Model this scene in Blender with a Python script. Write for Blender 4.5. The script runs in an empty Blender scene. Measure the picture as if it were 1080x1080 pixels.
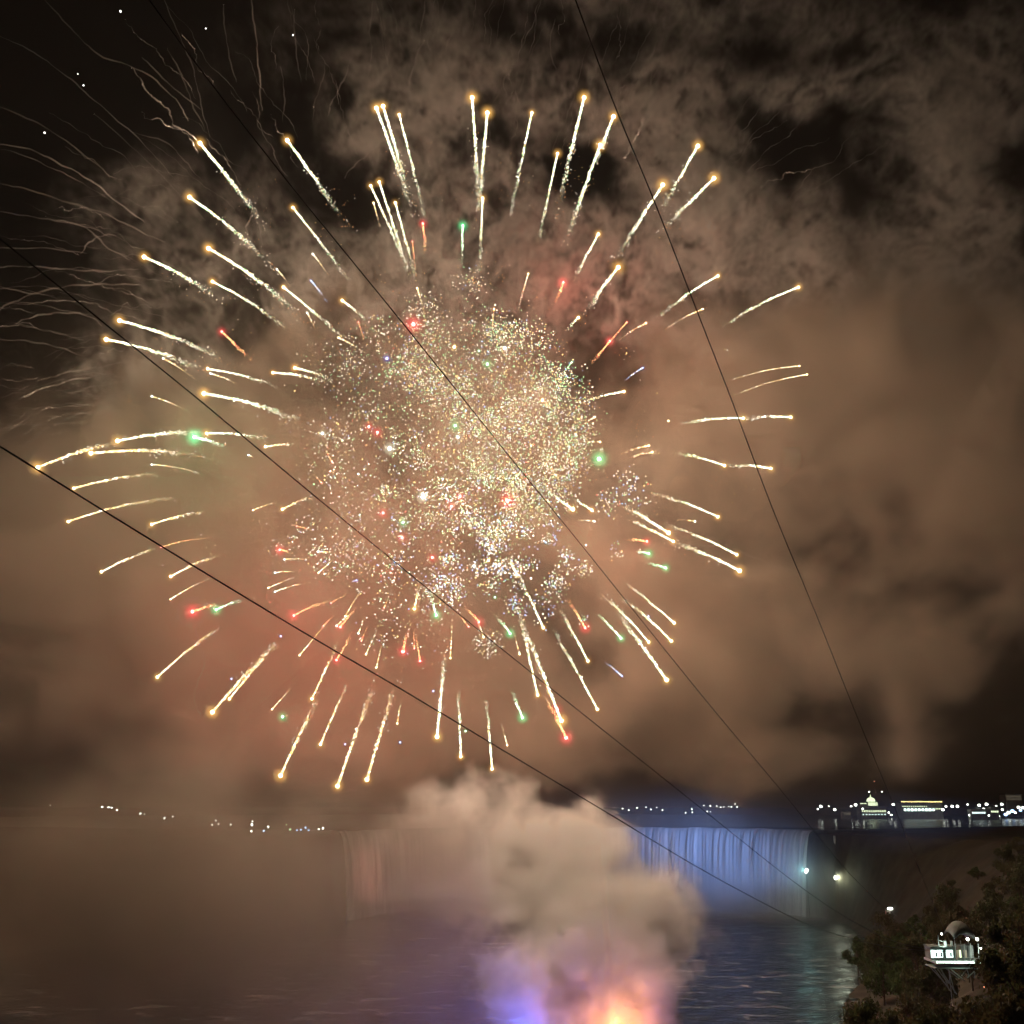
import bpy, math, random
import numpy as np
from mathutils import Vector
R = random.Random(7)
NR = np.random.RandomState(11)
sc = bpy.context.scene
col = sc.collection

# ---------------------------------------------------------------- camera
F = 1083.0                                  # focal length in photo pixels (photo 1080 wide)
HORIZON = 849.0
CAM = Vector((0.0, 0.0, 70.0))
PITCH = math.atan((HORIZON - 540.0) / F)
cd = bpy.data.cameras.new('camera')
cam = bpy.data.objects.new('camera', cd); col.objects.link(cam)
cd.sensor_width = 36.0; cd.lens = 36.0 * F / 1080.0
cd.clip_start = 0.5; cd.clip_end = 30000.0
cam.location = CAM; cam.rotation_euler = (math.pi / 2 + PITCH, 0, 0)
sc.camera = cam

# ---------------------------------------------------------------- world: a night sky
w = bpy.data.worlds.new("World"); sc.world = w; w.use_nodes = True
wn = w.node_tree
bg = wn.nodes['Background']
sky = wn.nodes.new('ShaderNodeTexSky'); sky.sky_type = 'NISHITA'; sky.sun_disc = False
sky.sun_elevation = math.radians(-8.0); sky.sun_rotation = math.radians(200.0)
wn.links.new(sky.outputs[0], bg.inputs[0]); bg.inputs[1].default_value = 0.12

# ---------------------------------------------------------------- view, sampling
sc.view_settings.view_transform = 'Standard'; sc.view_settings.look = 'None'
sc.view_settings.exposure = 0.0; sc.view_settings.gamma = 1.0
sc.cycles.volume_bounces = 1
sc.cycles.use_adaptive_sampling = True
sc.cycles.adaptive_threshold = 0.1
sc.cycles.adaptive_min_samples = 40
sc.cycles.use_denoising = True
sc.cycles.denoiser = 'OPENIMAGEDENOISE'
sc.cycles.volume_step_rate = 3.5
sc.cycles.volume_max_steps = 256
sc.cycles.max_bounces = 4
sc.cycles.diffuse_bounces = 1
sc.cycles.glossy_bounces = 2
sc.cycles.transparent_max_bounces = 16
sc.cycles.sample_clamp_indirect = 4.0

LP = dict(core=1.2e7, comet=5e5, tint=2.2e5, fire=5.0e4, blue=5.0e4)

# ---------------------------------------------------------------- helpers
SN, CS = math.sin(PITCH), math.cos(PITCH)
def P(px, py, y):
    """point at ground distance y that the photo shows at pixel (px, py)"""
    xv = (px - 540.0) / F; yv = -(py - 540.0) / F
    Y = CS - yv * SN; Z = SN + yv * CS
    k = y / Y
    return Vector((CAM.x + xv * k, y, CAM.z + Z * k))
def mpp(y, py=540):                          # metres per photo pixel at distance y
    yv = -(py - 540.0) / F
    return y / (CS - yv * SN) / F

def tag(o, label=None, cat=None, group=None, kind=None):
    if label: o['label'] = label
    if cat: o['category'] = cat
    if group: o['group'] = group
    if kind: o['kind'] = kind
    return o
def empty(name, loc, label, cat, group=None, rz=0):
    o = bpy.data.objects.new(name, None); col.objects.link(o)
    o.location = loc; o.rotation_euler = (0, 0, rz); o.empty_display_size = 0.5
    return tag(o, label, cat, group)
def link(name, me, parent=None, loc=None):
    o = bpy.data.objects.new(name, me); col.objects.link(o)
    if parent: o.parent = parent
    if loc is not None: o.location = loc
    return o
def mesh(name, V, Fc, mats, idx=None, smooth=False):
    me = bpy.data.meshes.new(name)
    me.from_pydata([tuple(v) for v in V], [], [tuple(f) for f in Fc])
    for m in (mats if isinstance(mats, (list, tuple)) else [mats]): me.materials.append(m)
    if idx is not None: me.polygons.foreach_set('material_index', np.asarray(idx, dtype=np.int32))
    if smooth: me.polygons.foreach_set('use_smooth', [True] * len(me.polygons))
    me.update()
    return me

class MB:
    def __init__(s): s.V = []; s.F = []; s.I = []
    def box(s, c, d, rz=0, mi=0):
        b = len(s.V); cx, cy, cz = c; dx, dy, dz = [q / 2 for q in d]
        ca, sa = math.cos(rz), math.sin(rz)
        for z in (-dz, dz):
            for x, y in ((-dx, -dy), (dx, -dy), (dx, dy), (-dx, dy)):
                s.V.append((cx + x * ca - y * sa, cy + x * sa + y * ca, cz + z))
        for f in ((3, 2, 1, 0), (4, 5, 6, 7), (0, 1, 5, 4), (1, 2, 6, 5), (2, 3, 7, 6), (3, 0, 4, 7)):
            s.F.append(tuple(b + i for i in f)); s.I.append(mi)
    def tube(s, pts, r, n=6, mi=0, cap=True):
        b = len(s.V); pts = [Vector(p) for p in pts]; m = len(pts)
        rr = r if isinstance(r, (list, tuple)) else [r] * m
        for i, p in enumerate(pts):
            d = (pts[min(i + 1, m - 1)] - pts[max(i - 1, 0)]).normalized()
            u = d.cross(Vector((0, 0, 1)))
            if u.length < 0.05: u = d.cross(Vector((1, 0, 0)))
            u.normalize(); v = d.cross(u)
            for k in range(n):
                a = 2 * math.pi * k / n
                s.V.append(tuple(p + (u * math.cos(a) + v * math.sin(a)) * rr[i]))
        for i in range(m - 1):
            for k in range(n):
                q = (k + 1) % n
                s.F.append((b + i * n + k, b + i * n + q, b + (i + 1) * n + q, b + (i + 1) * n + k)); s.I.append(mi)
        if cap:
            s.F.append(tuple(b + k for k in range(n))); s.I.append(mi)
            s.F.append(tuple(b + (m - 1) * n + k for k in reversed(range(n)))); s.I.append(mi)
    def lathe(s, c, prof, n=16, mi=0, ang=2 * math.pi):
        b = len(s.V); full = ang > 6.28
        cols = n if full else n + 1
        for (r, z) in prof:
            for k in range(cols):
                a = ang * k / n
                s.V.append((c[0] + max(r, 1e-3) * math.cos(a), c[1] + max(r, 1e-3) * math.sin(a), c[2] + z))
        for i in range(len(prof) - 1):
            for k in range(n):
                q = (k + 1) % cols
                s.F.append((b + i * cols + k, b + i * cols + q, b + (i + 1) * cols + q, b + (i + 1) * cols + k)); s.I.append(mi)
    def build(s, name, mats, parent=None, loc=None, smooth=False):
        return link(name, mesh(name, s.V, s.F, mats, s.I, smooth), parent, loc)

def ball_geo(n=10, m=6):
    V = [(0, 0, 1)]; Fc = []
    for j in range(1, m):
        t = math.pi * j / m
        for i in range(n):
            a = 2 * math.pi * i / n
            V.append((math.sin(t) * math.cos(a), math.sin(t) * math.sin(a), math.cos(t)))
    V.append((0, 0, -1)); L = len(V) - 1
    for i in range(n): Fc.append((0, 1 + i, 1 + (i + 1) % n)); Fc.append((L, L - n + (i + 1) % n, L - n + i))
    for j in range(m - 2):
        for i in range(n):
            a = 1 + j * n; q = (i + 1) % n
            Fc.append((a + i, a + n + i, a + n + q, a + q))
    return V, Fc

# ---------------------------------------------------------------- materials
def newmat(name):
    m = bpy.data.materials.new(name); m.use_nodes = True
    return m, m.node_tree, m.node_tree.nodes['Principled BSDF']
def surf(name, c, rough=0.8, metal=0.0, var=0.25, scale=0.4):
    m, nt, b = newmat(name)
    n = nt.nodes.new('ShaderNodeTexNoise'); n.inputs['Scale'].default_value = scale; n.inputs['Detail'].default_value = 5
    r = nt.nodes.new('ShaderNodeValToRGB')
    r.color_ramp.elements[0].position = 0.3; r.color_ramp.elements[1].position = 0.7
    r.color_ramp.elements[0].color = tuple(x * (1 - var) for x in c) + (1,)
    r.color_ramp.elements[1].color = tuple(min(1, x * (1 + var)) for x in c) + (1,)
    tc = nt.nodes.new('ShaderNodeTexCoord'); nt.links.new(tc.outputs['Object'], n.inputs['Vector'])
    nt.links.new(n.outputs['Fac'], r.inputs[0]); nt.links.new(r.outputs[0], b.inputs['Base Color'])
    b.inputs['Roughness'].default_value = rough; b.inputs['Metallic'].default_value = metal
    return m
def glow(name, c, s):
    m, nt, b = newmat(name)
    b.inputs['Base Color'].default_value = tuple(min(1, x * .3) for x in c) + (1,); b.inputs['Roughness'].default_value = 1.0
    b.inputs['Specular IOR Level'].default_value = 0.0
    b.inputs['Emission Color'].default_value = tuple(c) + (1,); b.inputs['Emission Strength'].default_value = s
    m.cycles.emission_sampling = 'NONE'
    return m
def glow_plain(name, c, s):
    m = bpy.data.materials.new(name); m.use_nodes = True; nt = m.node_tree; nt.nodes.clear()
    e = nt.nodes.new('ShaderNodeEmission'); e.inputs[0].default_value = tuple(c) + (1,); e.inputs[1].default_value = s
    o = nt.nodes.new('ShaderNodeOutputMaterial'); nt.links.new(e.outputs[0], o.inputs['Surface'])
    m.cycles.emission_sampling = 'NONE'
    return m
def glow_ball(name, c, s):
    """ball whose emission falls off from its middle: star bloom halos, the fireball (object space, real 3-D)"""
    m = bpy.data.materials.new(name); m.use_nodes = True; nt = m.node_tree; nt.nodes.clear()
    tc = nt.nodes.new('ShaderNodeTexCoord')
    g = nt.nodes.new('ShaderNodeVectorMath'); g.operation = 'LENGTH'
    nt.links.new(tc.outputs['Object'], g.inputs[0])
    a = nt.nodes.new('ShaderNodeMath'); a.operation = 'SUBTRACT'; a.inputs[0].default_value = 1.0; a.use_clamp = True
    nt.links.new(g.outputs['Value'], a.inputs[1])
    p = nt.nodes.new('ShaderNodeMath'); p.operation = 'POWER'; p.inputs[1].default_value = 3.6
    nt.links.new(a.outputs[0], p.inputs[0])
    q = nt.nodes.new('ShaderNodeMath'); q.operation = 'MULTIPLY'; q.inputs[1].default_value = s
    nt.links.new(p.outputs[0], q.inputs[0])
    e = nt.nodes.new('ShaderNodeEmission'); e.inputs[0].default_value = tuple(c) + (1,)
    nt.links.new(q.outputs[0], e.inputs[1])
    o = nt.nodes.new('ShaderNodeOutputMaterial'); nt.links.new(e.outputs[0], o.inputs['Volume'])
    m.cycles.emission_sampling = 'NONE'; m.cycles.volume_step_rate = 0.4
    return m
def gas(name, c, dens, attr=True, aniso=0.0):
    m = bpy.data.materials.new(name); m.use_nodes = True; nt = m.node_tree; nt.nodes.clear()
    o = nt.nodes.new('ShaderNodeOutputMaterial')
    p = nt.nodes.new('ShaderNodeVolumePrincipled')
    p.inputs['Color'].default_value = tuple(c) + (1,); p.inputs['Density'].default_value = dens
    p.inputs['Anisotropy'].default_value = aniso
    if not attr: p.inputs['Density Attribute'].default_value = ''
    nt.links.new(p.outputs[0], o.inputs['Volume'])
    return m

def point(name, loc, c, watts, parent=None, r=0.4, spot=None, aim=None):
    l = bpy.data.lights.new(name, 'SPOT' if spot else 'POINT')
    l.color = c; l.energy = watts; l.shadow_soft_size = r
    if spot: l.spot_size = math.radians(spot); l.spot_blend = 1.0
    o = bpy.data.objects.new(name, l); col.objects.link(o)
    o.location = loc
    if aim is not None: o.rotation_euler = (Vector(aim) - Vector(loc)).to_track_quat('-Z', 'Y').to_euler()
    if parent:
        o.parent = parent; o.location = (0, 0, 0) if loc == parent.location else Vector(loc) - Vector(parent.location)
    return o

# ================================================================ TERRAIN
# gorge outline in plan: right shore, crest of the falls, left shore
RIM = [(200, 716), (186, 742), (150, 786), (105, 812), (60, 824), (10, 820), (-35, 800), (-68, 772), (-90, 742), (-104, 715), (-112, 690)]
RIGHT = [(-60, -200), (-30, 0), (0, 100), (38, 200), (90, 327), (107, 375), (150, 480), (190, 590), (204, 680)]
LEFT = [(-150, 640), (-230, 560), (-300, 420), (-360, 200), (-420, -200)]
POLY = np.array(RIGHT + RIM + LEFT, dtype=float)
def seg_d(X, Y, poly, closed=True):
    d = np.full(X.shape, 1e9); n = len(poly)
    for i in range(n if closed else n - 1):
        a = poly[i]; b = poly[(i + 1) % n]; ab = b - a
        t = np.clip(((X - a[0]) * ab[0] + (Y - a[1]) * ab[1]) / (ab @ ab), 0, 1)
        d = np.minimum(d, np.hypot(X - a[0] - t * ab[0], Y - a[1] - t * ab[1]))
    return d
def inside(X, Y, poly):
    r = np.zeros(X.shape, bool); n = len(poly); j = n - 1
    for i in range(n):
        xi, yi = poly[i]; xj, yj = poly[j]
        c = ((yi > Y) != (yj > Y)) & (X < (xj - xi) * (Y - yi) / (yj - yi + 1e-12) + xi)
        r ^= c; j = i
    return r
_ph = NR.rand(14, 4)
def rough_n(X, Y, s):
    v = np.zeros(np.shape(X))
    for k in range(14):
        a = _ph[k, 0] * 6.283; f = (0.6 + 2.2 * _ph[k, 1]) / s
        v = v + np.sin((X * np.cos(a) + Y * np.sin(a)) * f * 6.283 + _ph[k, 2] * 6.283) / 14 * 2
    return v
RIMA = np.array(RIM, float)
def height(X, Y):
    X = np.asarray(X, float); Y = np.asarray(Y, float)
    d = seg_d(X, Y, POLY); ins = inside(X, Y, POLY)
    wd = np.interp(Y, [0, 180, 300, 450, 600, 690], [70, 85, 120, 110, 60, 14])
    wd = np.where(X < -20, 25, wd)
    drim = seg_d(X, Y, RIMA, False)
    wd = np.where((drim < 40) & (Y > 690), 5, wd)
    t = np.clip(d / wd, 0, 1); s = t * t * (3 - 2 * t)
    top = 51.5 + 0.0 * X
    h = top * s + rough_n(X, Y, 60) * 2.2 * s * (1 - 0.8 * (t > 0.99)) + rough_n(X, Y, 17) * 1.3 * t * (1 - t) * 4
    # upper river bed lies lower, behind the crest
    bed = (X > -112) & (X < 200) & (Y > 690) & (~ins)
    h = np.where(bed, np.minimum(h, 52.0 * np.clip(d / 4.0, 0, 1)), h)
    return np.where(ins, -6.0 * np.clip(d / 15, 0, 1) - 0.3, h)
def hz(x, y): return float(height(np.array([x]), np.array([y]))[0])

gx = np.unique(np.concatenate([np.linspace(-5500, -600, 20), np.linspace(-600, -130, 60), np.linspace(-130, 330, 190), np.linspace(330, 700, 50), np.linspace(700, 5500, 20)]))
gy = np.unique(np.concatenate([np.linspace(-400, 60, 24), np.linspace(60, 600, 190), np.linspace(600, 840, 110), np.linspace(840, 1600, 40), np.linspace(1600, 7800, 24)]))
GX, GY = np.meshgrid(gx, gy)
GZ = height(GX, GY)
nx, ny = len(gx), len(gy)
V = np.stack([GX.ravel(), GY.ravel(), GZ.ravel()], 1)
ii, jj = np.meshgrid(np.arange(nx - 1), np.arange(ny - 1))
a = (jj * nx + ii).ravel()
Fc = np.stack([a, a + 1, a + nx + 1, a + nx], 1)
m_ground = surf('rough_ground', (0.024, 0.020, 0.012), 0.95, var=0.5, scale=0.09)
tag(link('ground', mesh('ground', V.tolist(), Fc.tolist(), m_ground, smooth=True)), kind='structure')

# water
def water_mat(name, foam):
    m, nt, b = newmat(name)
    tc = nt.nodes.new('ShaderNodeTexCoord')
    mp = nt.nodes.new('ShaderNodeMapping'); mp.inputs['Scale'].default_value = (0.05, 0.13, 0.05)
    nt.links.new(tc.outputs['Object'], mp.inputs[0])
    n = nt.nodes.new('ShaderNodeTexNoise'); n.inputs['Scale'].default_value = 1.0; n.inputs['Detail'].default_value = 7; n.inputs['Roughness'].default_value = 0.65; n.inputs['Distortion'].default_value = 0.8
    nt.links.new(mp.outputs[0], n.inputs['Vector'])
    r = nt.nodes.new('ShaderNodeValToRGB'); r.color_ramp.elements[0].position = foam; r.color_ramp.elements[1].position = foam + 0.2
    r.color_ramp.elements[0].color = (0.012, 0.018, 0.022, 1); r.color_ramp.elements[1].color = (0.42, 0.45, 0.47, 1)
    nt.links.new(n.outputs['Fac'], r.inputs[0]); nt.links.new(r.outputs[0], b.inputs['Base Color'])
    b.inputs['Roughness'].default_value = 0.16; b.inputs['IOR'].default_value = 1.33
    n2 = nt.nodes.new('ShaderNodeTexNoise'); n2.inputs['Scale'].default_value = 3.5; n2.inputs['Detail'].default_value = 5
    nt.links.new(mp.outputs[0], n2.inputs['Vector'])
    bp = nt.nodes.new('ShaderNodeBump'); bp.inputs['Strength'].default_value = 0.9; bp.inputs['Distance'].default_value = 1.6
    nt.links.new(n2.outputs['Fac'], bp.inputs['Height']); nt.links.new(bp.outputs[0], b.inputs['Normal'])
    return m
m_river = water_mat('river_water', 0.56)
m_upper = water_mat('rapids_water', 0.5)
wx = np.linspace(-450, 260, 120); wy = np.linspace(-200, 835, 160)
WX, WY = np.meshgrid(wx, wy); WZ = 0.35 * rough_n(WX, WY, 14) + 0.25 * rough_n(WY, WX, 6)
a = (np.meshgrid(np.arange(119), np.arange(159))[1] * 120 + np.meshgrid(np.arange(119), np.arange(159))[0]).ravel()
tag(link('river_water', mesh('river_water', np.stack([WX.ravel(), WY.ravel(), WZ.ravel()], 1).tolist(), np.stack([a, a + 1, a + 121, a + 120], 1).tolist(), m_river, smooth=True)), kind='structure')

# upper river sheet: from the crest back
n_c = 260
def rim_at(t):
    pts = [Vector(p) for p in RIM]
    L = [0]
    for i in range(1, len(pts)): L.append(L[-1] + (pts[i] - pts[i - 1]).length)
    s = t * L[-1]
    for i in range(1, len(pts)):
        if s <= L[i] or i == len(pts) - 1:
            k = (s - L[i - 1]) / (L[i] - L[i - 1]); break
    p0 = pts[max(i - 2, 0)]; p1 = pts[i - 1]; p2 = pts[i]; p3 = pts[min(i + 1, len(pts) - 1)]
    return 0.5 * ((2 * p1) + (-p0 + p2) * k + (2 * p0 - 5 * p1 + 4 * p2 - p3) * k * k + (-p0 + 3 * p1 - 3 * p2 + p3) * k ** 3)
crest = [rim_at(i / n_c) for i in range(n_c + 1)]
ctr = Vector((40, 690))
V = []; Fc = []
K = 10
for i, c in enumerate(crest):
    out = (c - ctr).normalized()
    for k in range(K):
        q = c + out * (k * k * 9.0) + Vector((0, k * k * 4.0))
        V.append((q.x, q.y, 54.2 + 0.25 * math.sin(q.x * 0.3 + q.y * 0.2) * (k > 0)))
for i in range(n_c):
    for k in range(K - 1):
        b = i * K + k; Fc.append((b, b + 1, b + K + 1, b + K))
tag(link('upper_river_water', mesh('upper_river_water', V, Fc, m_upper, smooth=True)), kind='structure')

# the falling curtain
def falls_mat():
    m, nt, b = newmat('falling_water')
    tc = nt.nodes.new('ShaderNodeTexCoord')
    u = nt.nodes.new('ShaderNodeUVMap')
    mp = nt.nodes.new('ShaderNodeMapping'); mp.inputs['Scale'].default_value = (1, 0.028, 1)
    nt.links.new(u.outputs[0], mp.inputs[0])
    n = nt.nodes.new('ShaderNodeTexNoise'); n.inputs['Scale'].default_value = 0.22; n.inputs['Detail'].default_value = 6; n.inputs['Roughness'].default_value = 0.6
    nt.links.new(mp.outputs[0], n.inputs['Vector'])
    r = nt.nodes.new('ShaderNodeValToRGB'); r.color_ramp.elements[0].position = 0.34; r.color_ramp.elements[1].position = 0.66
    r.color_ramp.elements[0].color = (0.25, 0.28, 0.30, 1); r.color_ramp.elements[1].color = (0.85, 0.87, 0.88, 1)
    nt.links.new(n.outputs['Fac'], r.inputs[0]); nt.links.new(r.outputs[0], b.inputs['Base Color'])
    b.inputs['Roughness'].default_value = 0.7
    return m
m_falls = falls_mat()
V = []; Fc = []; UV = []
n_f = 900; KZ = 14; arc = 0.0; prev = None
for i in range(n_f + 1):
    t = i / n_f; c = rim_at(t)
    if prev is not None: arc += (c - prev).length
    prev = c
    inn = (ctr - c).normalized()
    fl = 1.1 * math.sin(arc * 0.33 + 2 * math.sin(arc * 0.11)) + 0.7 * math.sin(arc * 0.95 + 1.5 * math.sin(arc * 0.23)) + 0.35 * math.sin(arc * 2.1)
    for k in range(KZ + 1):
        f = k / KZ
        z = 54.25 - 55.5 * f ** 1.25
        off = 0.2 + 7.5 * math.sqrt(f) + fl * min(1, f * 4) * (0.7 + 0.8 * f)
        q = c + inn * (off + 1.5 * math.sin(arc * 0.05 + 1) * f)
        V.append((q.x, q.y, z - (1 - f) * (0.5 + 0.5 * math.sin(arc * 0.17) * math.sin(arc * 0.053 + 2)) * 1.1)); UV.append((arc, 54 - z))
for i in range(n_f):
    for k in range(KZ):
        b = i * (KZ + 1) + k; Fc.append((b, b + 1, b + KZ + 2, b + KZ + 1))
me = mesh('waterfall', V, Fc, m_falls, smooth=True)
ul = me.uv_layers.new(name='uv')
vi = np.empty(len(me.loops), dtype=np.int32); me.loops.foreach_get('vertex_index', vi)
ul.data.foreach_set('uv', np.array(UV, dtype=np.float32)[vi].ravel())
tag(link('waterfall', me), kind='structure')

def ground_hit(px, py, y0=60, y1=1200):
    y = y0
    while y < y1:
        p = P(px, py, y)
        if p.z <= hz(p.x, p.y): return p
        y += 1.5
    return P(px, py, y1)

# ================================================================ SMOKE (fog grids made by geometry nodes)
class GN:
    def __init__(s, name):
        s.g = bpy.data.node_groups.new(name, 'GeometryNodeTree')
        s.g.interface.new_socket('Geometry', in_out='INPUT', socket_type='NodeSocketGeometry')
        s.g.interface.new_socket('Geometry', in_out='OUTPUT', socket_type='NodeSocketGeometry')
        s.pos = s.g.nodes.new('GeometryNodeInputPosition').outputs[0]
    def put(s, sock, v):
        if hasattr(v, 'is_output'): s.g.links.new(v, sock)
        else: sock.default_value = v
    def m(s, op, a, b=None, c=None, clamp=False):
        n = s.g.nodes.new('ShaderNodeMath'); n.operation = op; n.use_clamp = clamp
        s.put(n.inputs[0], a)
        if b is not None: s.put(n.inputs[1], b)
        if c is not None: s.put(n.inputs[2], c)
        return n.outputs[0]
    def v(s, op, a, b=None, scale=None):
        n = s.g.nodes.new('ShaderNodeVectorMath'); n.operation = op
        s.put(n.inputs[0], a)
        if b is not None: s.put(n.inputs[1], b)
        if scale is not None: s.put(n.inputs['Scale'], scale)
        return n.outputs['Value'] if op in ('LENGTH', 'DOT_PRODUCT') else n.outputs['Vector']
    def noise(s, vec, scale, detail=5, rough=0.55, dist=0.0, color=False):
        n = s.g.nodes.new('ShaderNodeTexNoise')
        s.put(n.inputs['Vector'], vec)
        n.inputs['Scale'].default_value = scale; n.inputs['Detail'].default_value = detail
        n.inputs['Roughness'].default_value = rough; n.inputs['Distortion'].default_value = dist
        return n.outputs['Color'] if color else n.outputs['Fac']
    def warp(s, vec, scale, amt, detail=2):
        c = s.noise(vec, scale, detail, color=True)
        c = s.v('SUBTRACT', c, (0.5, 0.5, 0.5)); c = s.v('SCALE', c, scale=amt)
        return s.v('ADD', vec, c)
    def blobs(s, vec, L):
        """sum of soft ellipsoids [(centre, radii, weight)]"""
        tot = None
        for (c, r, wgt) in L:
            d = s.v('SUBTRACT', vec, tuple(c)); d = s.v('DIVIDE', d, tuple(r))
            q = s.v('DOT_PRODUCT', d, d)
            e = s.m('EXPONENT', s.m('MULTIPLY', q, -1.0))
            e = s.m('MULTIPLY', e, wgt)
            tot = e if tot is None else s.m('ADD', tot, e)
        return tot
    def finish(s, name, dens, lo, hi, vox, mat, step, label, cat):
        vc = s.g.nodes.new('GeometryNodeVolumeCube')
        s.put(vc.inputs['Density'], dens)
        vc.inputs['Min'].default_value = lo; vc.inputs['Max'].default_value = hi
        for ax, i in (('X', 0), ('Y', 1), ('Z', 2)):
            vc.inputs['Resolution ' + ax].default_value = max(4, int((hi[i] - lo[i]) / vox[i]))
        sm = s.g.nodes.new('GeometryNodeSetMaterial'); sm.inputs['Material'].default_value = mat
        go = s.g.nodes.new('NodeGroupOutput')
        s.g.links.new(vc.outputs[0], sm.inputs[0]); s.g.links.new(sm.outputs[0], go.inputs[0])
        vd = bpy.data.volumes.new(name); vd.materials.append(mat)
        vd.render.space = 'WORLD'; vd.render.step_size = step
        o = bpy.data.objects.new(name, vd); col.objects.link(o)
        md = o.modifiers.new('fog', 'NODES'); md.node_group = s.g
        return tag(o, label, cat, kind='stuff')

def B(px, py, y, rx, ry, dy, wgt=1.0):
    """ellipsoid of smoke: centre seen at (px,py), radii in photo pixels, depth radius in metres"""
    k = mpp(y, py)
    return (P(px, py, y), (rx * k, dy, ry * k * 1.05), wgt)

# --- the big bank behind the burst
g = GN('smoke_bank_grid')
p1 = g.warp(g.pos, 0.006, 110, 3)
p2 = g.warp(p1, 0.03, 26, 2)
L = [B(900, 420, 560, 150, 105, 50, 1.0), B(1040, 430, 580, 130, 150, 50, 0.9), B(780, 400, 560, 110, 70, 45, 0.75),
     B(930, 690, 590, 200, 90, 45, 0.75), B(720, 660, 560, 130, 110, 45, 0.65), B(1080, 560, 590, 90, 80, 40, 0.6),
     B(470, 470, 570, 190, 150, 45, 0.95), B(470, 700, 570, 150, 110, 45, 0.75),
     B(160, 560, 550, 170, 110, 50, 1.0), B(20, 640, 560, 130, 130, 50, 1.0), B(260, 680, 550, 170, 110, 50, 0.9),
     B(120, 780, 560, 200, 60, 50, 0.5), B(330, 790, 560, 130, 50, 45, 0.45), B(640, 500, 560, 90, 70, 40, 0.5), B(880, 545, 570, 90, 60, 40, 0.4), B(600, 600, 565, 70, 60, 40, 0.45), B(330, 370, 565, 60, 50, 40, 0.3),
     B(640, 780, 580, 170, 60, 40, 0.55), B(880, 800, 600, 200, 40, 40, 0.5),
     B(120, 420, 570, 160, 70, 40, 0.5), B(40, 520, 560, 120, 80, 40, 0.6), B(300, 520, 560, 120, 100, 40, 0.6)]
env = g.blobs(g.v('ADD', g.v('SCALE', g.pos, scale=0.72), g.v('SCALE', p1, scale=0.28)), L)
nz = g.noise(p2, 0.012, 8, 0.62)
k = g.m('ADD', env, g.m('MULTIPLY', g.m('SUBTRACT', nz, 0.5), 2.7))
k = g.m('MAXIMUM', g.m('SUBTRACT', k, 0.46), 0.0)
k = g.m('MULTIPLY', g.m('MINIMUM', k, 0.6), g.m('MINIMUM', g.m('MULTIPLY', env, 2.2), 1.0))
k = g.m('ADD', k, g.m('MULTIPLY', g.m('MULTIPLY', env, g.m('SUBTRACT', nz, 0.25, clamp=True)), 0.16))
m_smoke = gas('brown_smoke', (0.93, 0.80, 0.67), 0.085)
g.finish('smoke', k, (-340, 440, -2), (340, 680, 500), (3.0, 9, 3.0), m_smoke, 9.0,
         'broad brown bank of drifting gunpowder smoke behind the burst', 'smoke')

# --- thin torn wisps high up
g = GN('smoke_wisps_grid')
p1 = g.warp(g.pos, 0.010, 70, 3)
p2 = g.warp(p1, 0.05, 22, 3)
L = [B(640, 130, 520, 200, 110, 7.8, 1.0), B(430, 130, 515, 120, 90, 7.2, 0.9), B(860, 170, 530, 170, 150, 8.4, 1.0),
     B(300, 300, 515, 110, 60, 6.6, 0.7), B(640, 270, 522, 160, 80, 7.8, 1.0), B(430, 280, 518, 130, 60, 7.2, 0.7),
     B(760, 240, 512, 80, 50, 7.2, 0.9), B(1040, 180, 535, 110, 150, 8.4, 0.8), B(110, 390, 515, 130, 40, 6.6, 0.5), B(190, 200, 515, 90, 40, 6.0, 0.35), B(640, 10, 525, 160, 60, 7.2, 0.5)]
env = g.blobs(g.pos, L)
nz = g.noise(p2, 0.038, 8, 0.68)
rid = g.m('SUBTRACT', 1.0, g.m('MULTIPLY', g.m('ABSOLUTE', g.m('SUBTRACT', nz, 0.5)), 11.0), clamp=True)
big = g.noise(p1, 0.012, 3, 0.5)
k = g.m('MULTIPLY', g.m('POWER', rid, 2.2), g.m('MULTIPLY', g.m('SUBTRACT', big, 0.455, clamp=True), 6.5))
soft = g.m('MULTIPLY', g.m('SUBTRACT', nz, 0.47, clamp=True), 1.7)
soft = g.m('MULTIPLY', soft, g.m('SUBTRACT', big, 0.40, clamp=True))
k = g.m('MULTIPLY', g.m('ADD', k, g.m('MULTIPLY', soft, 0.35)), env)
m_wisp = gas('pale_smoke', (0.9, 0.86, 0.82), 0.17)
g.finish('smoke_wisps', k, (-270, 484, 230), (330, 562, 610), (1.6, 3.0, 1.6), m_wisp, 9.0,
         'thin torn wisps of smoke drifting high above the burst', 'smoke')

# --- smoke hanging inside the burst
g = GN('burst_smoke_grid')
p1 = g.warp(g.pos, 0.02, 40, 3)
L = [B(500, 440, 430, 110, 95, 50, 0.9), B(400, 380, 420, 40, 35, 20, 0.8), B(350, 560, 430, 80, 70, 40, 0.6),
     B(590, 640, 430, 60, 60, 30, 0.55), B(300, 640, 430, 110, 60, 40, 0.6), B(690, 310, 430, 45, 30, 20, 0.7), B(286, 288, 400, 7, 14, 5, 1.2)]
env = g.blobs(g.pos, L)
nz = g.noise(p1, 0.022, 6, 0.6)
k = g.m('MAXIMUM', g.m('SUBTRACT', g.m('ADD', env, g.m('MULTIPLY', g.m('SUBTRACT', nz, 0.5), 2.4)), 0.5), 0.0)
k = g.m('MULTIPLY', k, g.m('MINIMUM', g.m('MULTIPLY', env, 2.0), 1.0))
m_bs = gas('burst_smoke', (0.92, 0.86, 0.8), 0.0035)
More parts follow.
